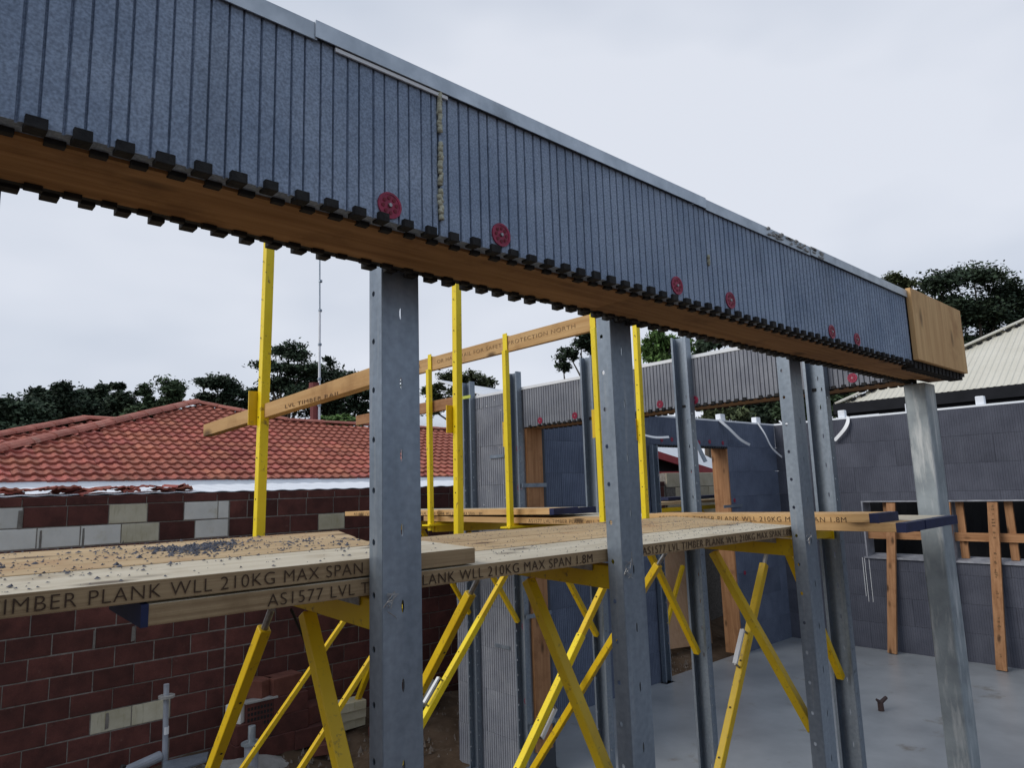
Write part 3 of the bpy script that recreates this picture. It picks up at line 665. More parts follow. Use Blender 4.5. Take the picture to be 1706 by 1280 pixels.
# rails
t = thing('guard_rail', 'long stamped timber guard rail hooked on the cross deck posts', 'guard rail', (3.42, 4.35, 1.0))
MB().box((3.385, 2.80, 1.008), (3.42, 5.92, 1.122)).build('board', wood('rail', 'y'), t, bevel=.003)
lettering('OR HANDRAIL FOR SAFETY PROTECTION NORTH', (3.3835, 4.62, 1.055), 1.55, .030, t, '-X', ink2)
lettering('GUARD RAIL', (3.3835, 5.3, 1.055), .45, .030, t, '-X', ink2)
t = thing('guard_rail', 'short low timber rail crossing the near deck behind the nearest strongback', 'guard rail', (.98, 2.25, .25))
MB().beam((.985, 1.60, .315), (.985, 2.905, .274), .035, .048, (1, 0, 0)).build('board', wood('rail', 'y'), t, bevel=.002)
lettering('LVL TIMBER RAIL', (.966, 2.15, .283), .36, .012, t, '-X', ink2).rotation_euler = (math.pi / 2, 0, -math.pi / 2)
t = thing('guard_rail', 'reddish mid rail stub on the cross deck posts left of the foam wall', 'guard rail', (3.4, 5.0, .62))
MB().box((3.36, 4.36, .655), (3.395, 5.9, .745)).build('board', wood('stud', 'y'), t, bevel=.003)

# ------------------------------------------------------------------ boundary brick wall
bw = thing('brick_wall', 'dark red brick boundary wall patched with cream bricks below the tiled roof', 'wall', (5, 7.1, -2.4))
WYF = 7.0
MB().box((-2.5, WYF + .006, -2.6), (9.75, WYF + .2, .045)).build('mortar_core', mortarm, bw)
CR = .173; BL = .3125
cream = {(0, 0): 1, (0, 2): 0, (0, 4): 1}
def brick_src(lx, lz, mat, nm):
    mb = MB(); a, b, c = lx / 2, .05, lz / 2; e = .004
    vs = [(-a, b, -c), (a, b, -c), (a, b, c), (-a, b, c), (-a, e - b, -c), (a, e - b, -c), (a, e - b, c), (-a, e - b, c), (e - a, -b, e - c), (a - e, -b, e - c), (a - e, -b, c - e), (e - a, -b, c - e)]
    mb.add(vs, [(0, 1, 5, 4), (1, 2, 6, 5), (2, 3, 7, 6), (3, 0, 4, 7), (4, 5, 9, 8), (5, 6, 10, 9), (6, 7, 11, 10), (7, 4, 8, 11), (8, 9, 10, 11)])
    me = bpy.data.meshes.new(nm); me.from_pydata(mb.v, [], mb.f); me.materials.append(mat); return me
SRC = {}
def brick(x0, x1, z0, z1, mat):
    k = (round(x1 - x0, 3), round(z1 - z0, 3), mat.name)
    if k not in SRC: SRC[k] = brick_src(x1 - x0, z1 - z0, mat, 'brick')
    o = share(SRC[k], 'brick', ((x0 + x1) / 2, WYF + .05 + U(-.0035, .0035), (z0 + z1) / 2), bw)
    o.rotation_euler = (U(-.006, .006), U(-.004, .004), U(-.008, .008)); return o
rest = MB(); nb = 0
for r in range(14):
    zt = -.020 - CR * r; zb_ = zt - .163
    ph = 2.603 if r % 2 == 1 else 2.603 - BL / 2
    if r == 0: ph = 2.498
    for side in (-1, 1):
        if side < 0:
            xs = []; x = 2.600
            first = (BL / 2 if r % 2 == 0 else BL)
            if r == 0: first = .105
            cur = x - first; xs.append((cur, x))
            while cur > -.2: xs.append((cur - BL, cur)); cur -= BL
        else:
            xs = []; x = 2.606; first = (.176 if r % 2 == 0 else BL); cur = x + first; xs.append((x, cur))
            while cur < 9.7: xs.append((cur, min(cur + BL, 9.72))); cur += BL
        for a, b in xs:
            c = (a + b) / 2; mt = brickm
            if r == 0 and (c < .9 or 1.56 < c < 1.87 or 2.19 < c < 2.6): mt = creamm
            if r == 1 and (c < 1.98 or 2.30 < c < 2.6 or 3.55 < c < 3.86): mt = creamm
            if mt is creamm and (1.56 < c < 1.98 or c > 3): mt = cream_stain_shade
            if r == 10 and 1.35 < c < 2.02: mt = cream_stain_shade
            if r == 12 and .3 < c < .6: mt = creamm
            if b < .55 or a > 6.2: rest.box((a + .004, WYF - .003, zb_), (b - .004, WYF + .03, zt)) if mt is brickm else brick(a + .004, b - .004, zb_, zt, mt)
            else: brick(a + .004, b - .004, zb_, zt, mt)
o = rest.build('brick_courses', brickm, bw); o['kind'] = 'stuff'
x = .3
while x < 6.1: brick(x, x + .305, -.012, .062, brickm); x += .3125
MB().box((6.1, WYF, -.012), (9.75, WYF + .1, .062)).build('capping_course', brickm, bw)
mb = MB()                                                          # smeared mortar at a few joints
for (a, z, w_, h_) in ((.915, -.115, .035, .15), (1.065, -.29, .018, .16), (1.372, -.29, .02, .16), (1.68, -.29, .016, .15), (1.63, -1.83, .03, .13), (1.50, -1.145, .02, .15), (1.80, -1.145, .03, .13)):
    mb.prism([(a - w_ / 2, WYF - .002, z - h_ * .5), (a + w_ * .4, WYF - .002, z - h_ * .46), (a + w_ / 2, WYF - .002, z + h_ * .1), (a + w_ * .3, WYF - .002, z + h_ * .5), (a - w_ * .4, WYF - .002, z + h_ * .48)], (0, .012, 0))
mb.build('mortar_smear', mortarm, bw)
# cream block wall further along
cw = thing('block_wall', 'cream limestone block wall seen through the back doorway', 'wall', (11.5, 7.1, -2.4))
MB().box((9.8, WYF + .01, -2.5), (14, WYF + .2, .20)).build('mortar_core', mortarm, cw)
me = brick_src(.49, .235, mk('limestone block', (.55, .47, .32), (.68, .60, .45), ns=6, det=9, rough=.95, bump=.3), 'block')
for r in range(3):
    for i in range(7):
        share(me, 'block', (10.05 + i * .5 + (r % 2) * .25, WYF + .05 + U(-.004, .004), .085 - r * .245), cw)

# ------------------------------------------------------------------ loose things along the wall foot
def loose(p, rot, mat, size, label, nm='loose_brick'):
    mb = MB().box((-size[0] / 2, -size[1] / 2, 0), (size[0] / 2, size[1] / 2, size[2]))
    o = mb.build(nm, mat, bevel=.006); place(o, (p[0], p[1], p[2] + size[2] / 2)); o.rotation_euler = (0, 0, rot)
    return tag(o, label, 'brick', 'loose bricks stacked at the brick wall')
BS = (.30, .16, .09)
gz = -2.34
pile = [((2.86, 6.72, gz), .05, brickm, (.62, .30, .17), 'dark bottom brick of the stack, left side'), ((3.28, 6.70, gz), -.1, brickm, (.30, .30, .17), 'dark bottom brick of the stack, beside cream slabs'),
        ((2.72, 6.68, gz + .17), .1, brickm, (.32, .18, .165), 'dark brick in the second layer under the holey brick'), ((3.08, 6.70, gz + .17), -.05, brickm, (.36, .22, .165), 'dark brick in the second layer under the red pair'),
        ((3.08, 6.70, gz + .335), .03, brickm, (.34, .22, .165), 'dark brick in the third layer under the red pair'), ((2.83, 6.74, gz + .50), .5, brick_or, (.17, .20, .165), 'small orange red brick end on top of the stack'),
        ((3.05, 6.72, gz + .50), .12, brick_or, (.31, .20, .165), 'orange red brick lying on top of the stack'), ((2.63, 6.72, gz + .335), .6, creamm, (.15, .16, .16), 'small cream brick perched left on the stack')]
pile += [((3.36, 6.74, gz + .17), .25, brickm, (.24, .2, .165), 'dark brick at the back right of the stack'), ((3.42, 6.50, gz - .02), .7, brickm, (.2, .15, .1), 'dark half brick on the soil right of the stack'), ((3.30, 6.42, gz - .04), -.4, brick_or, (.16, .12, .09), 'small red half brick in front of the stack'), ((3.95, 6.50, gz - .03), .9, brickm, (.22, .14, .09), 'dark half brick lying beside the short cream stack')]
for a in pile: loose(*a)
hb = thing('loose_brick', 'dark perforated brick showing rows of holes beside the cream one', 'brick', (2.80, 6.58, gz + .335), 'loose bricks stacked at the brick wall')
MB().box((2.66, 6.60, gz + .02), (2.94, 6.70, gz + .50)).build('body', brickm, hb, bevel=.005)
mb = MB()
for r in range(9):
    for c in range(9):
        if r % 5 != 4: mb.box((2.672 + c * .030, 6.5985, gz + .06 + r * .047), (2.692 + c * .030, 6.6005, gz + .088 + r * .047))
mb.build('core_holes', black, hb)['kind'] = 'stuff'
MB().box((2.65, 6.585, gz + .50), (2.95, 6.70, gz + .515)).build('mortar_smear', concm, hb)
for i in range(3):
    t = loose((3.62 + .03 * i, 6.72 - .04 * i, gz + .03 + .095 * i), .05 - .06 * i, cream_stain_shade, (.55 - .1 * i, .2, .085), ['cream slab at the bottom of the short cream stack', 'cream slab in the middle of the short cream stack', 'cream slab on top of the short cream stack'][i])  # darker cream puts the shade on these slabs into their colour
# pipes and concrete
t = thing('drain_pipe', 'grey upright pipe with a collar standing by the brick wall', 'pipe', (1.98, 6.6, -2.2))
MB().cyl((1.985, 6.6, -2.2), (1.972, 6.6, -1.53), .022, .022, 12).build('pipe', pvc, t, smooth=False)
MB().cyl((1.977, 6.6, -1.64), (1.977, 6.6, -1.62), .065, .065, 14).build('collar', concm, t); MB().cyl((1.982, 6.6, -1.93), (1.981, 6.6, -1.87), .024, .024, 12).build('tape_band', whitep, t)
t = thing('drain_pipe', 'short galvanised pipe stub with a wide flange in the concrete', 'pipe', (2.66, 6.42, -2.3))
MB().cyl((2.64, 6.42, -2.36), (2.64, 6.42, -2.13), .06, .06, 14).build('sleeve', pvc, t); MB().cyl((2.64, 6.42, -2.13), (2.64, 6.42, -2.115), .088, .088, 16).build('flange', galv_old, t); MB().cyl((2.64, 6.42, -2.115), (2.64, 6.42, -1.98), .032, .032, 12).build('stub', galv_old, t)
t = MB().cyl((1.0, 6.30, -2.17), (1.95, 6.62, -2.10), .042, .042, 14).build('white_pipe', pvc, smooth=False)
tag(t, 'white plastic pipe lying along the wall foot', 'pipe')
t = MB().cyl((1.55, 6.38, -2.2), (1.62, 6.38, -2.02), .035, .02, 9).box((1.5, 6.34, -2.14), (1.66, 6.42, -2.08)).build('pipe_clip', black); tag(t, 'black fitting clipped on the white pipe', 'fitting')
mb = MB(); nr, na = 7, 22
for q in range(nr):
    f = q / (nr - 1)
    for i in range(na):
        a = i / na * 6.283; k = (1 - f) * (1 + .22 * math.sin(3 * a + 1) + .12 * math.sin(7 * a)) * U(.94, 1.06)
        mb.v.append(Vector((2.30 + .62 * math.cos(a) * k, 6.45 + .30 * math.sin(a) * k, -2.42 + .20 * math.sin(f * 1.57) ** .7 + U(-.015, .015) * (f > 0))))
mb.f = [(q * na + i, q * na + (i + 1) % na, (q + 1) * na + (i + 1) % na, (q + 1) * na + i) for q in range(nr - 1) for i in range(na)]
tag(mb.build('concrete_lump', concm, smooth=True), 'spilled rough concrete round the pipe stub', 'concrete')
t = MB().prism([(1.85, 6.2, -2.13), (2.2, 6.25, -2.12), (2.3, 6.5, -2.14), (1.95, 6.52, -2.13)], (0, 0, .015)).build('steel_offcut', galv); tag(t, 'flat metal offcut lying by the upright pipe', 'offcut')
mb = MB()
for i in range(1500):
    x = U(.8, 8.8); y = U(5.9, 6.95) if x < 4.2 else U(5.72, 6.9); s = U(.006, .028) * (1.7 if rnd() < .06 else 1); z = -2.52 + .22 * min(1, max(0, (y - 5.7) / 1.2)) - .012
    mb.add([(x - s, y, z), (x, y - s, z), (x + s, y + s * .3, z), (x + U(-s, s) * .3, y, z + s * U(.6, 1.5) + .015)], [(0, 1, 3), (1, 2, 3), (2, 0, 3)])
o = mb.build('rubble', mk('rubble', (.10, .075, .055), (.24, .2, .17), ns=3, rough=1)); tag(o, 'small stones and clods scattered on the brown soil', 'rubble', kind='stuff')
t = thing('rag_bag', 'crumpled pale plastic bag on the soil behind the yellow brace', 'bag', (4.55, 6.7, -2.3))
mb = MB(); n = 9
for r in range(5):
    for i in range(n):
        a = 6.283 * i / n; rr = (.10, .16, .15, .10, .03)[r] * U(.8, 1.15); mb.v.append(Vector((4.72 + rr * math.cos(a), 6.7 + rr * .8 * math.sin(a), -2.31 + r * .075 + U(-.015, .015))))
mb.f = [(r * n + i, r * n + (i + 1) % n, (r + 1) * n + (i + 1) % n, (r + 1) * n + i) for r in range(4) for i in range(n)] + [tuple(range(4 * n, 5 * n))]
mb.build('bag', mk('pale plastic', (.45, .47, .43), (.6, .6, .57), ns=9, rough=.5), t, smooth=True)
t = thing('conduit_stub', 'small dark conduit stub poking out of the concrete slab', 'conduit', (8.0, 3.2, -2.4))
MB().cyl((8.0, 3.2, -2.4), (7.99, 3.2, -2.30), .03, .028, 10).build('tube', mk('brown plastic', (.06, .035, .03), rough=.6), t)
MB().cyl((7.99, 3.2, -2.32), (8.06, 3.16, -2.27), .022, .018, 8).cyl((7.98, 3.2, -2.31), (7.95, 3.22, -2.28), .02, .012, 8).build('cap', mk('brown tape', (.05, .03, .028), rough=.6), t)

# ------------------------------------------------------------------ neighbour's tiled house
hs = thing('tiled_house', 'low neighbouring house with a red tiled hip roof and white gutter', 'house', (5, 11, -2.3))
EY, EZ, SL = 9.5, .262, .40
def rz(x, y): return EZ + SL * (y - EY)
POLY = [(.0, 9.5), (4.2, 13.1), (5.56, 12.22), (11.5, 12.0), (11.5, 9.5)]
def inside(p, poly):
    c = False; j = len(poly) - 1
    for i in range(len(poly)):
        (xi, yi), (xj, yj) = poly[i], poly[j]
        if (yi > p[1]) != (yj > p[1]) and p[0] < (xj - xi) * (p[1] - yi) / (yj - yi) + xi: c = not c
        j = i
    return c
def tile_mesh():
    mb = MB(); n = 14; wv = .30; ln = .25; vs = []
    prof = lambda t: .016 * max(0, math.sin(t * 4 * math.pi - .9)) ** .8 + .004 * math.sin(t * 4 * math.pi - .9)
    for i in range(n + 1):
        t = i / n; x = (t - .5) * wv * 1.01; h = prof(t)
        vs += [(x, -ln / 2, h + .034), (x, ln / 2, h - .002), (x, -ln / 2, h - .004)]
    fs = []
    for i in range(n): fs += [(3 * i, 3 * i + 3, 3 * i + 4, 3 * i + 1), (3 * i + 2, 3 * i + 5, 3 * i + 3, 3 * i)]
    mb.add(vs, fs); me = bpy.data.meshes.new('roof_tile'); me.from_pydata(mb.v, [], mb.f); me.materials.append(tilem)
    return me
TM = tile_mesh(); ANG = math.atan(SL); GA = .205 * math.cos(ANG)
def lay(poly, fz, par, x0, x1, y0, limit, rest=None):
    res = []
    rows = 0; y = y0 + GA / 2
    while y < 15.6:
        x = x0 + (0 if rows % 2 == 0 else .0)
        while x < x1:
            if inside((x, y), poly): res.append((x, y))
            x += .30
        y += GA; rows += 1
    res.sort(key=lambda p: p[0] ** 2 + p[1] ** 2)
    for k, (x, y) in enumerate(res):
        if k < limit:
            o = share(TM, 'roof_tile', (x + U(-.006, .006), y + U(-.008, .008), fz(x, y) + .012 + U(-.003, .004)), par, (ANG + U(-.012, .012), U(-.012, .012), U(-.012, .012)))
        elif rest is not None:
            M = Matrix.Translation((x, y, fz(x, y) + .012)) @ Matrix.Rotation(ANG + U(-.01, .01), 4, 'X')
            rest.add([M @ v.co for v in TM.vertices], [tuple(p.vertices) for p in TM.polygons])
restt = MB()
lay(POLY, rz, hs, .1, 11.4, EY - .06, 230, restt)
mb = MB(); mb.prism([(x, y, rz(x, y) - .02) for x, y in POLY], (0, 0, -.08)); mb.build('roof_deck', mk('roof batten', (.12, .04, .03), rough=.9), hs)
# rear wing
RZ0 = (14.0, 1.44)
def rz2(x, y): return RZ0[1] + SL * (y - RZ0[0])
def on2(px, py):
    d = ray(px, py); k = (RZ0[1] - SL * RZ0[0]) / (d.z - SL * d.y); return (d.x * k, d.y * k)
P2 = [on2(-60, 741), on2(140, 702), on2(192, 705), on2(222, 714), on2(-60, 800)]
lay(P2, rz2, hs, -2.0, 5, 10.5, 60, restt)
mb = MB(); mb.prism([(x, y, rz2(x, y) - .02) for x, y in P2], (0, 0, -.08)); mb.build('roof_deck', mk('roof batten dark', (.12, .04, .03), rough=.9), hs)
if restt.v: restt.build('roof_tiles_far', tilem, hs)['kind'] = 'stuff'
def ridge(a, b, par, r=.11):
    a = Vector(a); b = Vector(b); d = b - a; n = max(1, int(d.length / .36)); dn = d.normalized()
    sd = dn.cross(Vector((0, 0, 1))).normalized(); up = sd.cross(dn)
    for i in range(n):
        p = a + d * (i / n); q = a + d * ((i + 1.08) / n); mb = MB(); vs = []; m_ = 6
        for e, k in ((p, 1.08), (q, .96)):
            for j in range(m_ + 1):
                t = math.pi * j / m_; vs.append(e + sd * math.cos(t) * r * k * 1.15 + up * (math.sin(t) * r * k * .62 + U(-.004, .004)))
        fs = [(j, j + 1, j + m_ + 2, j + m_ + 1) for j in range(m_)] + [tuple(range(m_ + 1))]
        mb.add(vs, fs); mb.build('ridge_tile', capt, par, solid=.012)
def R3(x, y, f=rz): return (x, y, f(x, y) + .03)
ridge(R3(.0, 9.5), R3(4.2, 13.1), hs); ridge(R3(5.56, 12.22), R3(4.2, 13.1), hs, .09); ridge(R3(9.6, 12.07), R3(5.5, 12.22), hs, .08)
ridge(R3(*P2[0], rz2), R3(*P2[1], rz2), hs); ridge(R3(*P2[2], rz2), R3(*P2[1], rz2), hs)
MB().prism([(-2, 9.28, .128), (-2, 9.47, .128), (-2, 9.47, .262), (-2, 9.43, .262)], (13.6, 0, 0)).build('gutter', white_metal, hs)
MB().box((-2, 9.48, .10), (11.6, 9.52, .24)).build('fascia', white_metal, hs)
MB().box((-2, 10.0, -2.3), (11.6, 10.2, .2)).build('wall', mk('house brick', (.18, .07, .05), (.24, .10, .07), ns=10), hs)
MB().box((-2, 9.5, .08), (11.6, 10.0, .10)).build('soffit', darkfascia, hs)
# white corrugated patio roof between wall and house
mb = MB(); n = 0
x = -1.0
cols = []
while x < 10.2:
    cols.append((x, .005 * math.sin((x + 1) / .21 * 2 * math.pi))); x += .02625
for x, h in cols: mb.v += [Vector((x, 7.26, .077 + h * .8)), Vector((x, 8.5, .17 + h * .8))]
mb.f = [(2 * i, 2 * i + 2, 2 * i + 3, 2 * i + 1) for i in range(len(cols) - 1)]
pr = thing('patio_roof', 'white corrugated patio roof edge showing just above the brick wall', 'roof', (4.5, 7.8, .05))
mb.build('sheet', white_metal, pr, solid=.006)
MB().box((-1, 8.5, .10), (10, 8.56, .15)).build('back_flashing', darkfascia, pr)
for i in range(20):
    x = .82 + i * .078 + U(-.03, .03); lay_ = rnd()
    o = share(TM, 'loose_tile', (x, 7.33 + U(0, .12), .095 + lay_ * .045), None, (U(-.2, .35), U(-.15, .15), U(-1.2, 1.2)), (U(.45, .8), U(.5, .9), U(.35, .6)))
    tag(o, 'broken red roof tile in the heap on the white patio roof', 'roof tile', 'broken tiles heaped above the brick wall')
mast = thing('antenna_mast', 'tall thin aerial mast with joints rising behind the tiled roof', 'mast', (7.33, 14.5, -2.3))
MB().cyl((7.36, 14.5, -2.3), (7.32, 14.5, 4.2), .028, .028, 8).build('lower_tube', white_metal, mast); MB().cyl((7.32, 14.5, 4.2), (7.30, 14.5, 5.9), .018, .018, 8).build('upper_tube', galv, mast)
mb = MB()
for z in (2.0, 2.6, 3.4, 4.2, 4.9): mb.cyl((7.33, 14.5, z), (7.33, 14.5, z + .05), .045, .045, 8)
mb.build('clamp', galv, mast)
fl = thing('flue_pipe', 'red brown flue pipe with a cowl behind the tiled roof', 'flue', (7.27, 14.6, -2.3))
MB().cyl((7.30, 14.6, -2.3), (7.27, 14.6, 2.38), .10, .10, 12).build('pipe', rustred, fl); MB().cyl((7.27, 14.6, 2.38), (7.27, 14.6, 2.42), .16, .16, 12).cyl((7.27, 14.6, 2.42), (7.27, 14.6, 2.54), .13, .13, 12).build('cowl', rustred, fl)
# white roof far behind
wr = thing('white_shed', 'white sheet roofed shed beyond the tiled roof', 'shed', (15, 20.5, -2.3))
MB().box((13.2, 19.6, 1.95), (17.5, 20.0, 2.05)).build('eave', darkfascia, wr); MB().prism([(13.0, 19.5, 2.06), (17.6, 19.5, 2.06), (17.6, 22, 2.98), (13.0, 22, 2.98)], (0, 0, .05)).build('roof', white_metal, wr); MB().box((13.4, 20, -2.3), (17.3, 22, 1.95)).build('wall', creamm, wr)

# ------------------------------------------------------------------ right neighbour house
rh = thing('metal_roofed_house', 'neighbouring house with a cream corrugated metal hip roof and dark fascia', 'house', (17, 2, -2.3))
HX, HY, HZ, HS = 14.0, 5.78, 1.480, .575
mb = MB(); p = .1; y = HY - .02
while y > -9:
    for (a, b, h0, h1) in ((0, .45, 0, 0), (.45, .58, 0, .012), (.58, .84, .012, .012), (.84, 1, .012, 0)):
        ya, yb = y - a * p, y - b * p
        def pt(yy, e, h): 
            run = min((HY - yy), 6.0) * e; return (HX + run, yy, HZ + HS * run + h)
        mb.add([pt(ya, 0, h0), pt(yb, 0, h1), pt(yb, 1, h1), pt(ya, 1, h0)], [(0, 1, 2, 3)])
    y -= p
mb.build('roof', creamroof, rh)
mb = MB().prism([(HX, HY, HZ), (HX + 6, HY - 6, HZ + HS * 6), (HX + 12, HY - 6, HZ + HS * 6), (HX + 18, HY, HZ)], (0, 0, -.03)); mb.build('rear_slope', creamroof, rh)
hp0 = Vector((HX - .03, HY + .03, HZ + .03)); hp1 = Vector((HX + 6, HY - 6, HZ + HS * 6 + .03))
MB().beam(hp0, hp1, .30, .03, (.7, .7, 0)).build('hip_cap', creamroof, rh)
mb = MB(); dv = hp1 - hp0
for i in range(44):                                              # notches of the hip capping over the ribs
    c = hp0 + dv * ((i + .5) / 44) + Vector((0, -.21, -.005)); mb.beam(c - dv.normalized() * .055, c + dv.normalized() * .045, .03, .035, (.7, .7, 0))
mb.build('hip_notches', darkfascia, rh)['kind'] = 'stuff'
MB().box((HX - .10, -9, HZ - .21), (HX - .01, HY + .1, HZ - .005)).build('gutter', darkfascia, rh); MB().box((HX - .01, -9, HZ - .26), (HX + .03, HY + .1, HZ - .03)).build('fascia', darkfascia, rh)
MB().box((HX + .55, -9, -2.3), (HX + .8, HY - .5, HZ - .05)).build('wall', mk('dark house wall', (.035, .033, .032), (.05, .047, .045), ns=4), rh)
MB().box((HX + .03, -9, HZ - .1), (HX + .55, HY, HZ - .07)).build('soffit', darkfascia, rh)
fn = thing('backdrop_fence', 'dark metal sheet fence added as backdrop behind the window openings', 'fence', (12.3, 2, -2.3))  # dark sheet put in as a backdrop for the window openings
mb = MB(); ys = [5.2 - .1 * i for i in range(80)]
for i, y in enumerate(ys): mb.v += [Vector((12.3 + (.03 if i % 4 < 2 else 0), y, -2.4)), Vector((12.3 + (.03 if i % 4 < 2 else 0), y, .55))]
mb.f = [(2 * i, 2 * i + 1, 2 * i + 3, 2 * i + 2) for i in range(len(ys) - 1)]
mb.build('sheet', mk('charcoal sheet', (.012, .012, .014), (.02, .02, .022), ns=3, rough=.6), fn, solid=.004)
MB().box((12.27, -2.8, .53), (12.35, 5.25, .58)).build('top_rail', darkfascia, fn)

# ------------------------------------------------------------------ behind the back doorway
gh = thing('gable_house', 'white sheeted building with a red barge board behind the back doorway', 'house', (16, 12, -2.3))
MB().beam((11.0, 10, 1.215), (18.4, 10, -.14), .06, .17, (0, 1, 0)).build('barge_board', redpaint, gh)
MB().prism([(11.0, 10.04, 1.285), (18.4, 10.04, -.07), (18.4, 15, 2.6), (11.0, 15, 2.95)], (0, 0, .04)).build('roof', white_metal, gh)
MB().box((11.9, 10.4, -2.3), (17.9, 10.6, -.15)).build('wall', darkfascia, gh)
MB().prism([(11.0, 10.3, -.3), (18.4, 10.3, -.3), (18.4, 10.3, -.12), (11.0, 10.3, 1.23)], (0, .06, 0)).build('barge_shade', darkfascia, gh)  # black panel standing in for the shadow under the barge board
MB().box((12.2, 9.2, .08), (14.4, 9.3, .20)).build('awning_edge', white_metal, gh); MB().box((12.2, 9.21, .20), (14.3, 9.5, .30)).build('awning', redpaint, gh)
for i, (lab, x0, x1, y0, z) in enumerate((('tan plank of the outside deck seen through the back doorway', 7.2, 10.2, 6.25, -.245), ('blue ended plank lying higher on the outside deck', 9.05, 11.2, 6.45, -.185))):
    t = thing('timber_plank', lab, 'plank', ((x0 + x1) / 2, y0 + .3, z - .04), 'planks of the outside deck')
    MB().box((x0, y0, z - .045), (x1, y0 + .5 - .2 * i, z)).build('board', wood('tan', 'x') if i == 0 else navy, t)
t = thing('scaffold_bracket', 'yellow scaffold frame under the outside deck behind the back doorway', 'scaffold bracket', (9.2, 6.3, -.4))
MB().beam((8.2, 6.26, -.36), (10.6, 6.26, -.36), .05, .06).build('ledger', yellow2, t); MB().beam((8.3, 6.26, -.50), (10.4, 6.26, -.50), .05, .05).build('ledger', yellow2, t)
MB().beam((9.6, 6.28, -.38), (10.2, 6.28, -.75), .05, .05).build('strut', yellow2, t); MB().beam((9.1, 6.3, -1.2), (8.4, 6.3, -2.3), .05, .05).build('brace', yellow2, t)
ps = thing('plywood_sheet', 'peach coloured plywood sheet leaning outside the back doorway', 'plywood', (9.2, 6.5, -2.4))
MB().add([(8.55, 6.25, -2.30), (9.75, 6.3, -2.42), (10.15, 6.62, -1.15), (8.85, 6.6, -.80), (8.55, 6.28, -2.30), (9.75, 6.33, -2.42), (10.15, 6.65, -1.15), (8.85, 6.63, -.80)], [(0, 1, 2, 3), (7, 6, 5, 4), (0, 4, 5, 1), (1, 5, 6, 2), (2, 6, 7, 3), (3, 7, 4, 0)]).build('sheet', wood('peach', 'z'), ps)

# ------------------------------------------------------------------ trees
def tree(name, label, dist, clumps, mat, n, leaf, trunk, group, droop=0, palm=False):
    """clumps: photo-measured centre and half sizes turned into real sizes at that distance"""
    k = dist / FPX
    C = []
    for (x, y, rx, ry) in clumps:
        p = at_depth(x, y, dist) + FW * U(-.5, .5) * rx * k; C.append((p, rx * k, ry * k))
    bx, by = trunk
    foot = at_depth(bx, by, dist); foot.z = -2.3
    t = thing(name, label, 'tree', foot, group)
    mb = MB(); tot = sum(a * b for _, a, b in C)
    for p, rx, ry in C:
        m_ = int(n * rx * ry / tot); sub = []
        for _ in range(max(5, int(9 + rx * 1.5))):                # sub clumps give an uneven outline
            v = Vector((random.gauss(0, 1), random.gauss(0, 1), random.gauss(0, 1))).normalized() * U(.35, .95)
            sub.append((p + RT * v.x * rx + FW * v.y * rx * .8 + Vector((0, 0, v.z * ry)), U(.36, .62)))
        for _ in range(int(m_ * 2.7)):
            c, s = random.choice(sub); v = Vector((random.gauss(0, 1), random.gauss(0, 1), random.gauss(0, .7))) * .55 * s
            q = c + RT * v.x * rx + FW * v.y * rx + Vector((0, 0, v.z * (rx + ry) * .5))
            a = Vector((random.gauss(0, 1), random.gauss(0, 1), random.gauss(0, .6))).normalized(); b = a.orthogonal().normalized() if rnd() < .5 else a.cross(Vector((U(-1, 1), U(-1, 1), 1))).normalized()
            e = leaf * U(.32, .75); a = a * e; b = b * e * .55
            if droop: a.z -= e * droop
            mb.add([q - a, q + b, q + a, q - b], [(0, 1, 2, 3)])
    mb.build('crown', mat, t)
    cc = sum((p for p, _, _ in C), Vector()) / len(C)
    tr = MB(); r = max(.12, dist * .006); mid = foot.lerp(cc, .62); mid.x += U(-.3, .3)
    tr.cyl(foot, mid, r, r * .7, 8)
    for p, rx, ry in C:
        j = mid.lerp(p, .5) + Vector((U(-.3, .3), U(-.3, .3), .2)); tr.cyl(mid, j, r * .5, r * .32, 6); tr.cyl(j, p, r * .32, r * .1, 6)
    tr.build('trunk', bark, t)
    return t
W = 'dark trees behind the tiled house'
tree('gum_tree', 'dark dense tree at the far left edge of the woods', 42, [(15, 690, 32, 26), (-30, 700, 40, 30), (45, 705, 30, 30), (0, 725, 60, 22)], leaf_dark, 5200, .26, (10, 760), W)
tree('gum_tree', 'dark round topped tree second from the left edge of the woods', 45, [(62, 657, 18, 12), (97, 652, 20, 14), (78, 678, 40, 24), (70, 712, 50, 28)], leaf_dark, 5600, .26, (80, 760), W)
tree('gum_tree', 'dark brownish tree above the rear ridge of the tiled house', 48, [(148, 656, 18, 12), (172, 654, 16, 11), (140, 682, 36, 26), (175, 690, 34, 26), (120, 705, 40, 22)], leaf_dark, 5600, .26, (150, 760), W)
tree('gum_tree', 'dark tree with a small knob top next to the gappy gum', 46, [(199, 645, 11, 9), (203, 668, 20, 16), (212, 694, 30, 22), (190, 705, 30, 18)], leaf_dark, 3600, .25, (205, 760), W)
tree('gum_tree', 'gappy gum with two rounded crowns left of the roof apex', 44, [(236, 651, 16, 9), (283, 645, 22, 12), (290, 662, 18, 14), (268, 676, 22, 10), (250, 664, 10, 8), (300, 655, 9, 10), (240, 690, 26, 14), (275, 692, 25, 10)], leaf_mid, 3300, .22, (262, 740), W)
tree('gum_tree', 'thin layered gum just right of the roof apex', 47, [(336, 637, 12, 5), (368, 640, 26, 12), (345, 663, 20, 10), (395, 655, 22, 14), (415, 672, 20, 12), (380, 672, 22, 9)], leaf_dark, 3000, .22, (375, 740), W)
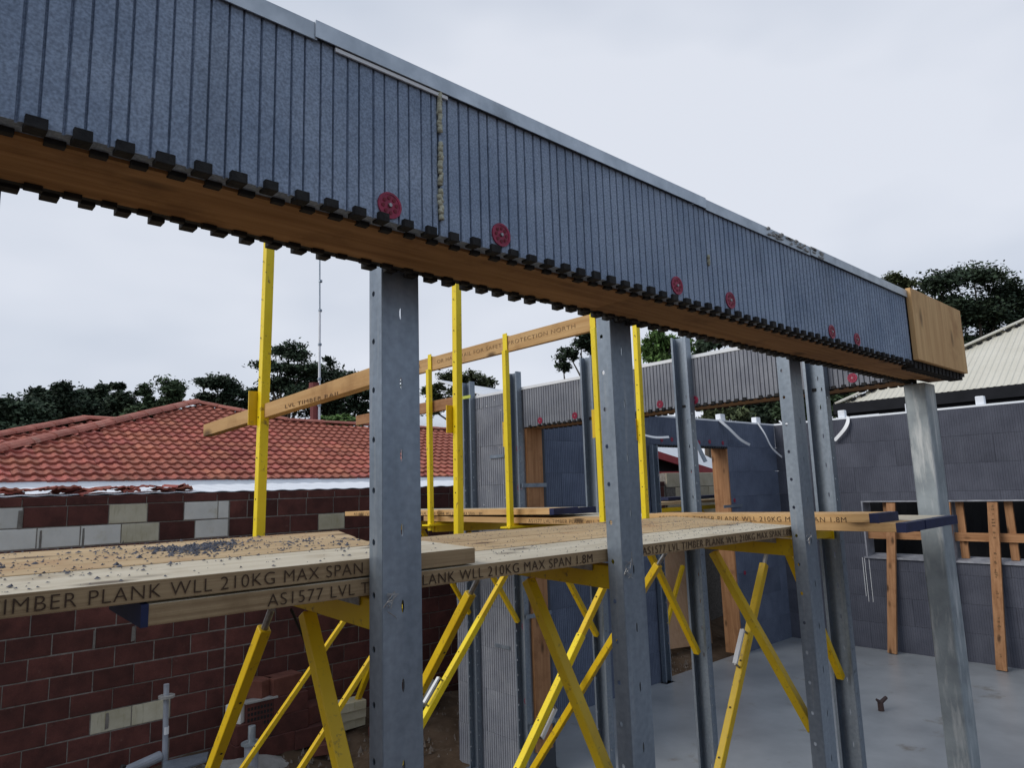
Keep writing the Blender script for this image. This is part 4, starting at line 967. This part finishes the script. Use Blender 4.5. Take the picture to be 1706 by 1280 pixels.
tree('gum_tree', 'tallest umbrella shaped gum behind the low timber rail', 50, [(478, 582, 28, 11), (500, 594, 22, 9), (432, 606, 20, 8), (462, 612, 24, 9), (505, 618, 30, 13), (455, 640, 34, 13), (500, 655, 40, 22), (450, 675, 34, 16), (420, 655, 14, 8)], leaf_dark, 5600, .24, (480, 740), W, .3)
tree('gum_tree', 'broad dark gum behind the aerial mast', 52, [(551, 601, 13, 6), (540, 622, 34, 13), (580, 630, 34, 14), (560, 655, 50, 22), (600, 655, 32, 22), (545, 685, 50, 22), (610, 680, 34, 18), (640, 650, 30, 30)], leaf_dark, 6200, .25, (570, 740), W, .2)
tree('garden_bush', 'bright green bush behind the ridge of the tiled roof', 24, [(545, 702, 16, 8), (572, 699, 20, 9), (555, 712, 28, 8)], leaf_green, 1500, .13, (560, 760), W)
tree('olive_tree', 'loose leafed olive tree between the cross deck posts', 24, [(722, 655, 18, 14), (757, 632, 22, 12), (790, 630, 18, 12), (812, 640, 16, 12), (740, 672, 26, 10), (775, 655, 26, 16), (808, 662, 18, 12), (720, 682, 20, 8)], leaf_olive, 2300, .13, (765, 760), 'trees beyond the foam walls')
tree('gum_tree', 'small gum showing over the pale lintel near the stamped rail end', 30, [(938, 612, 14, 10), (948, 592, 16, 14), (968, 570, 18, 16), (985, 585, 12, 14), (990, 560, 14, 14), (975, 605, 12, 8)], leaf_dark, 1700, .15, (960, 740), 'trees beyond the foam walls')
tree('palm_tree', 'fresh green feathery tree over the pale lintel by the third post', 22, [(1082, 578, 14, 16), (1098, 595, 20, 14), (1120, 575, 20, 16), (1095, 560, 14, 10), (1145, 580, 16, 12)], leaf_green, 1500, .16, (1105, 740), 'trees beyond the foam walls', .6)
tree('palm_tree', 'dark spiky palm crown right of the bright lipped strongback', 24, [(1172, 575, 16, 8), (1190, 570, 14, 7), (1165, 590, 10, 8)], leaf_dark, 700, .2, (1175, 740), 'trees beyond the foam walls', .7)
tree('palm_tree', 'olive palm under the pale lintel left of the white tie brackets', 22, [(1190, 683, 26, 14), (1215, 690, 24, 12), (1180, 700, 20, 12)], leaf_olive, 1900, .14, (1200, 760), 'trees beyond the foam walls', .5)
tree('garden_tree', 'dark garden tree under the pale lintel beside the deck end strongback', 24, [(1250, 682, 26, 16), (1285, 675, 24, 18), (1265, 700, 40, 12)], leaf_dark, 2400, .15, (1265, 760), 'trees beyond the foam walls', .2)
tree('garden_tree', 'mid green tree beside the cream roof corner', 23, [(1340, 672, 34, 18), (1385, 662, 30, 18), (1370, 690, 40, 14), (1415, 655, 22, 14), (1310, 690, 20, 14)], leaf_mid, 3600, .14, (1370, 760), 'trees beyond the foam walls', .2)
tree('gum_tree', 'big dark spreading tree above the cream roof', 36, [(1555, 475, 36, 20), (1620, 462, 40, 20), (1675, 490, 34, 24), (1580, 515, 60, 30), (1640, 520, 50, 30), (1560, 560, 40, 30), (1650, 565, 40, 30), (1705, 520, 36, 40), (1600, 590, 50, 26), (1730, 560, 40, 40)], leaf_dark, 14500, .18, (1610, 700), 'trees beyond the cream roof', .1)
tree('garden_tree', 'olive rounded tree peeping over the end of the near lintel', 30, [(1487, 466, 16, 9), (1500, 478, 22, 12), (1475, 480, 16, 12), (1510, 495, 24, 14)], leaf_olive, 1700, .14, (1495, 700), 'trees beyond the cream roof')
bpy.context.view_layer.update()
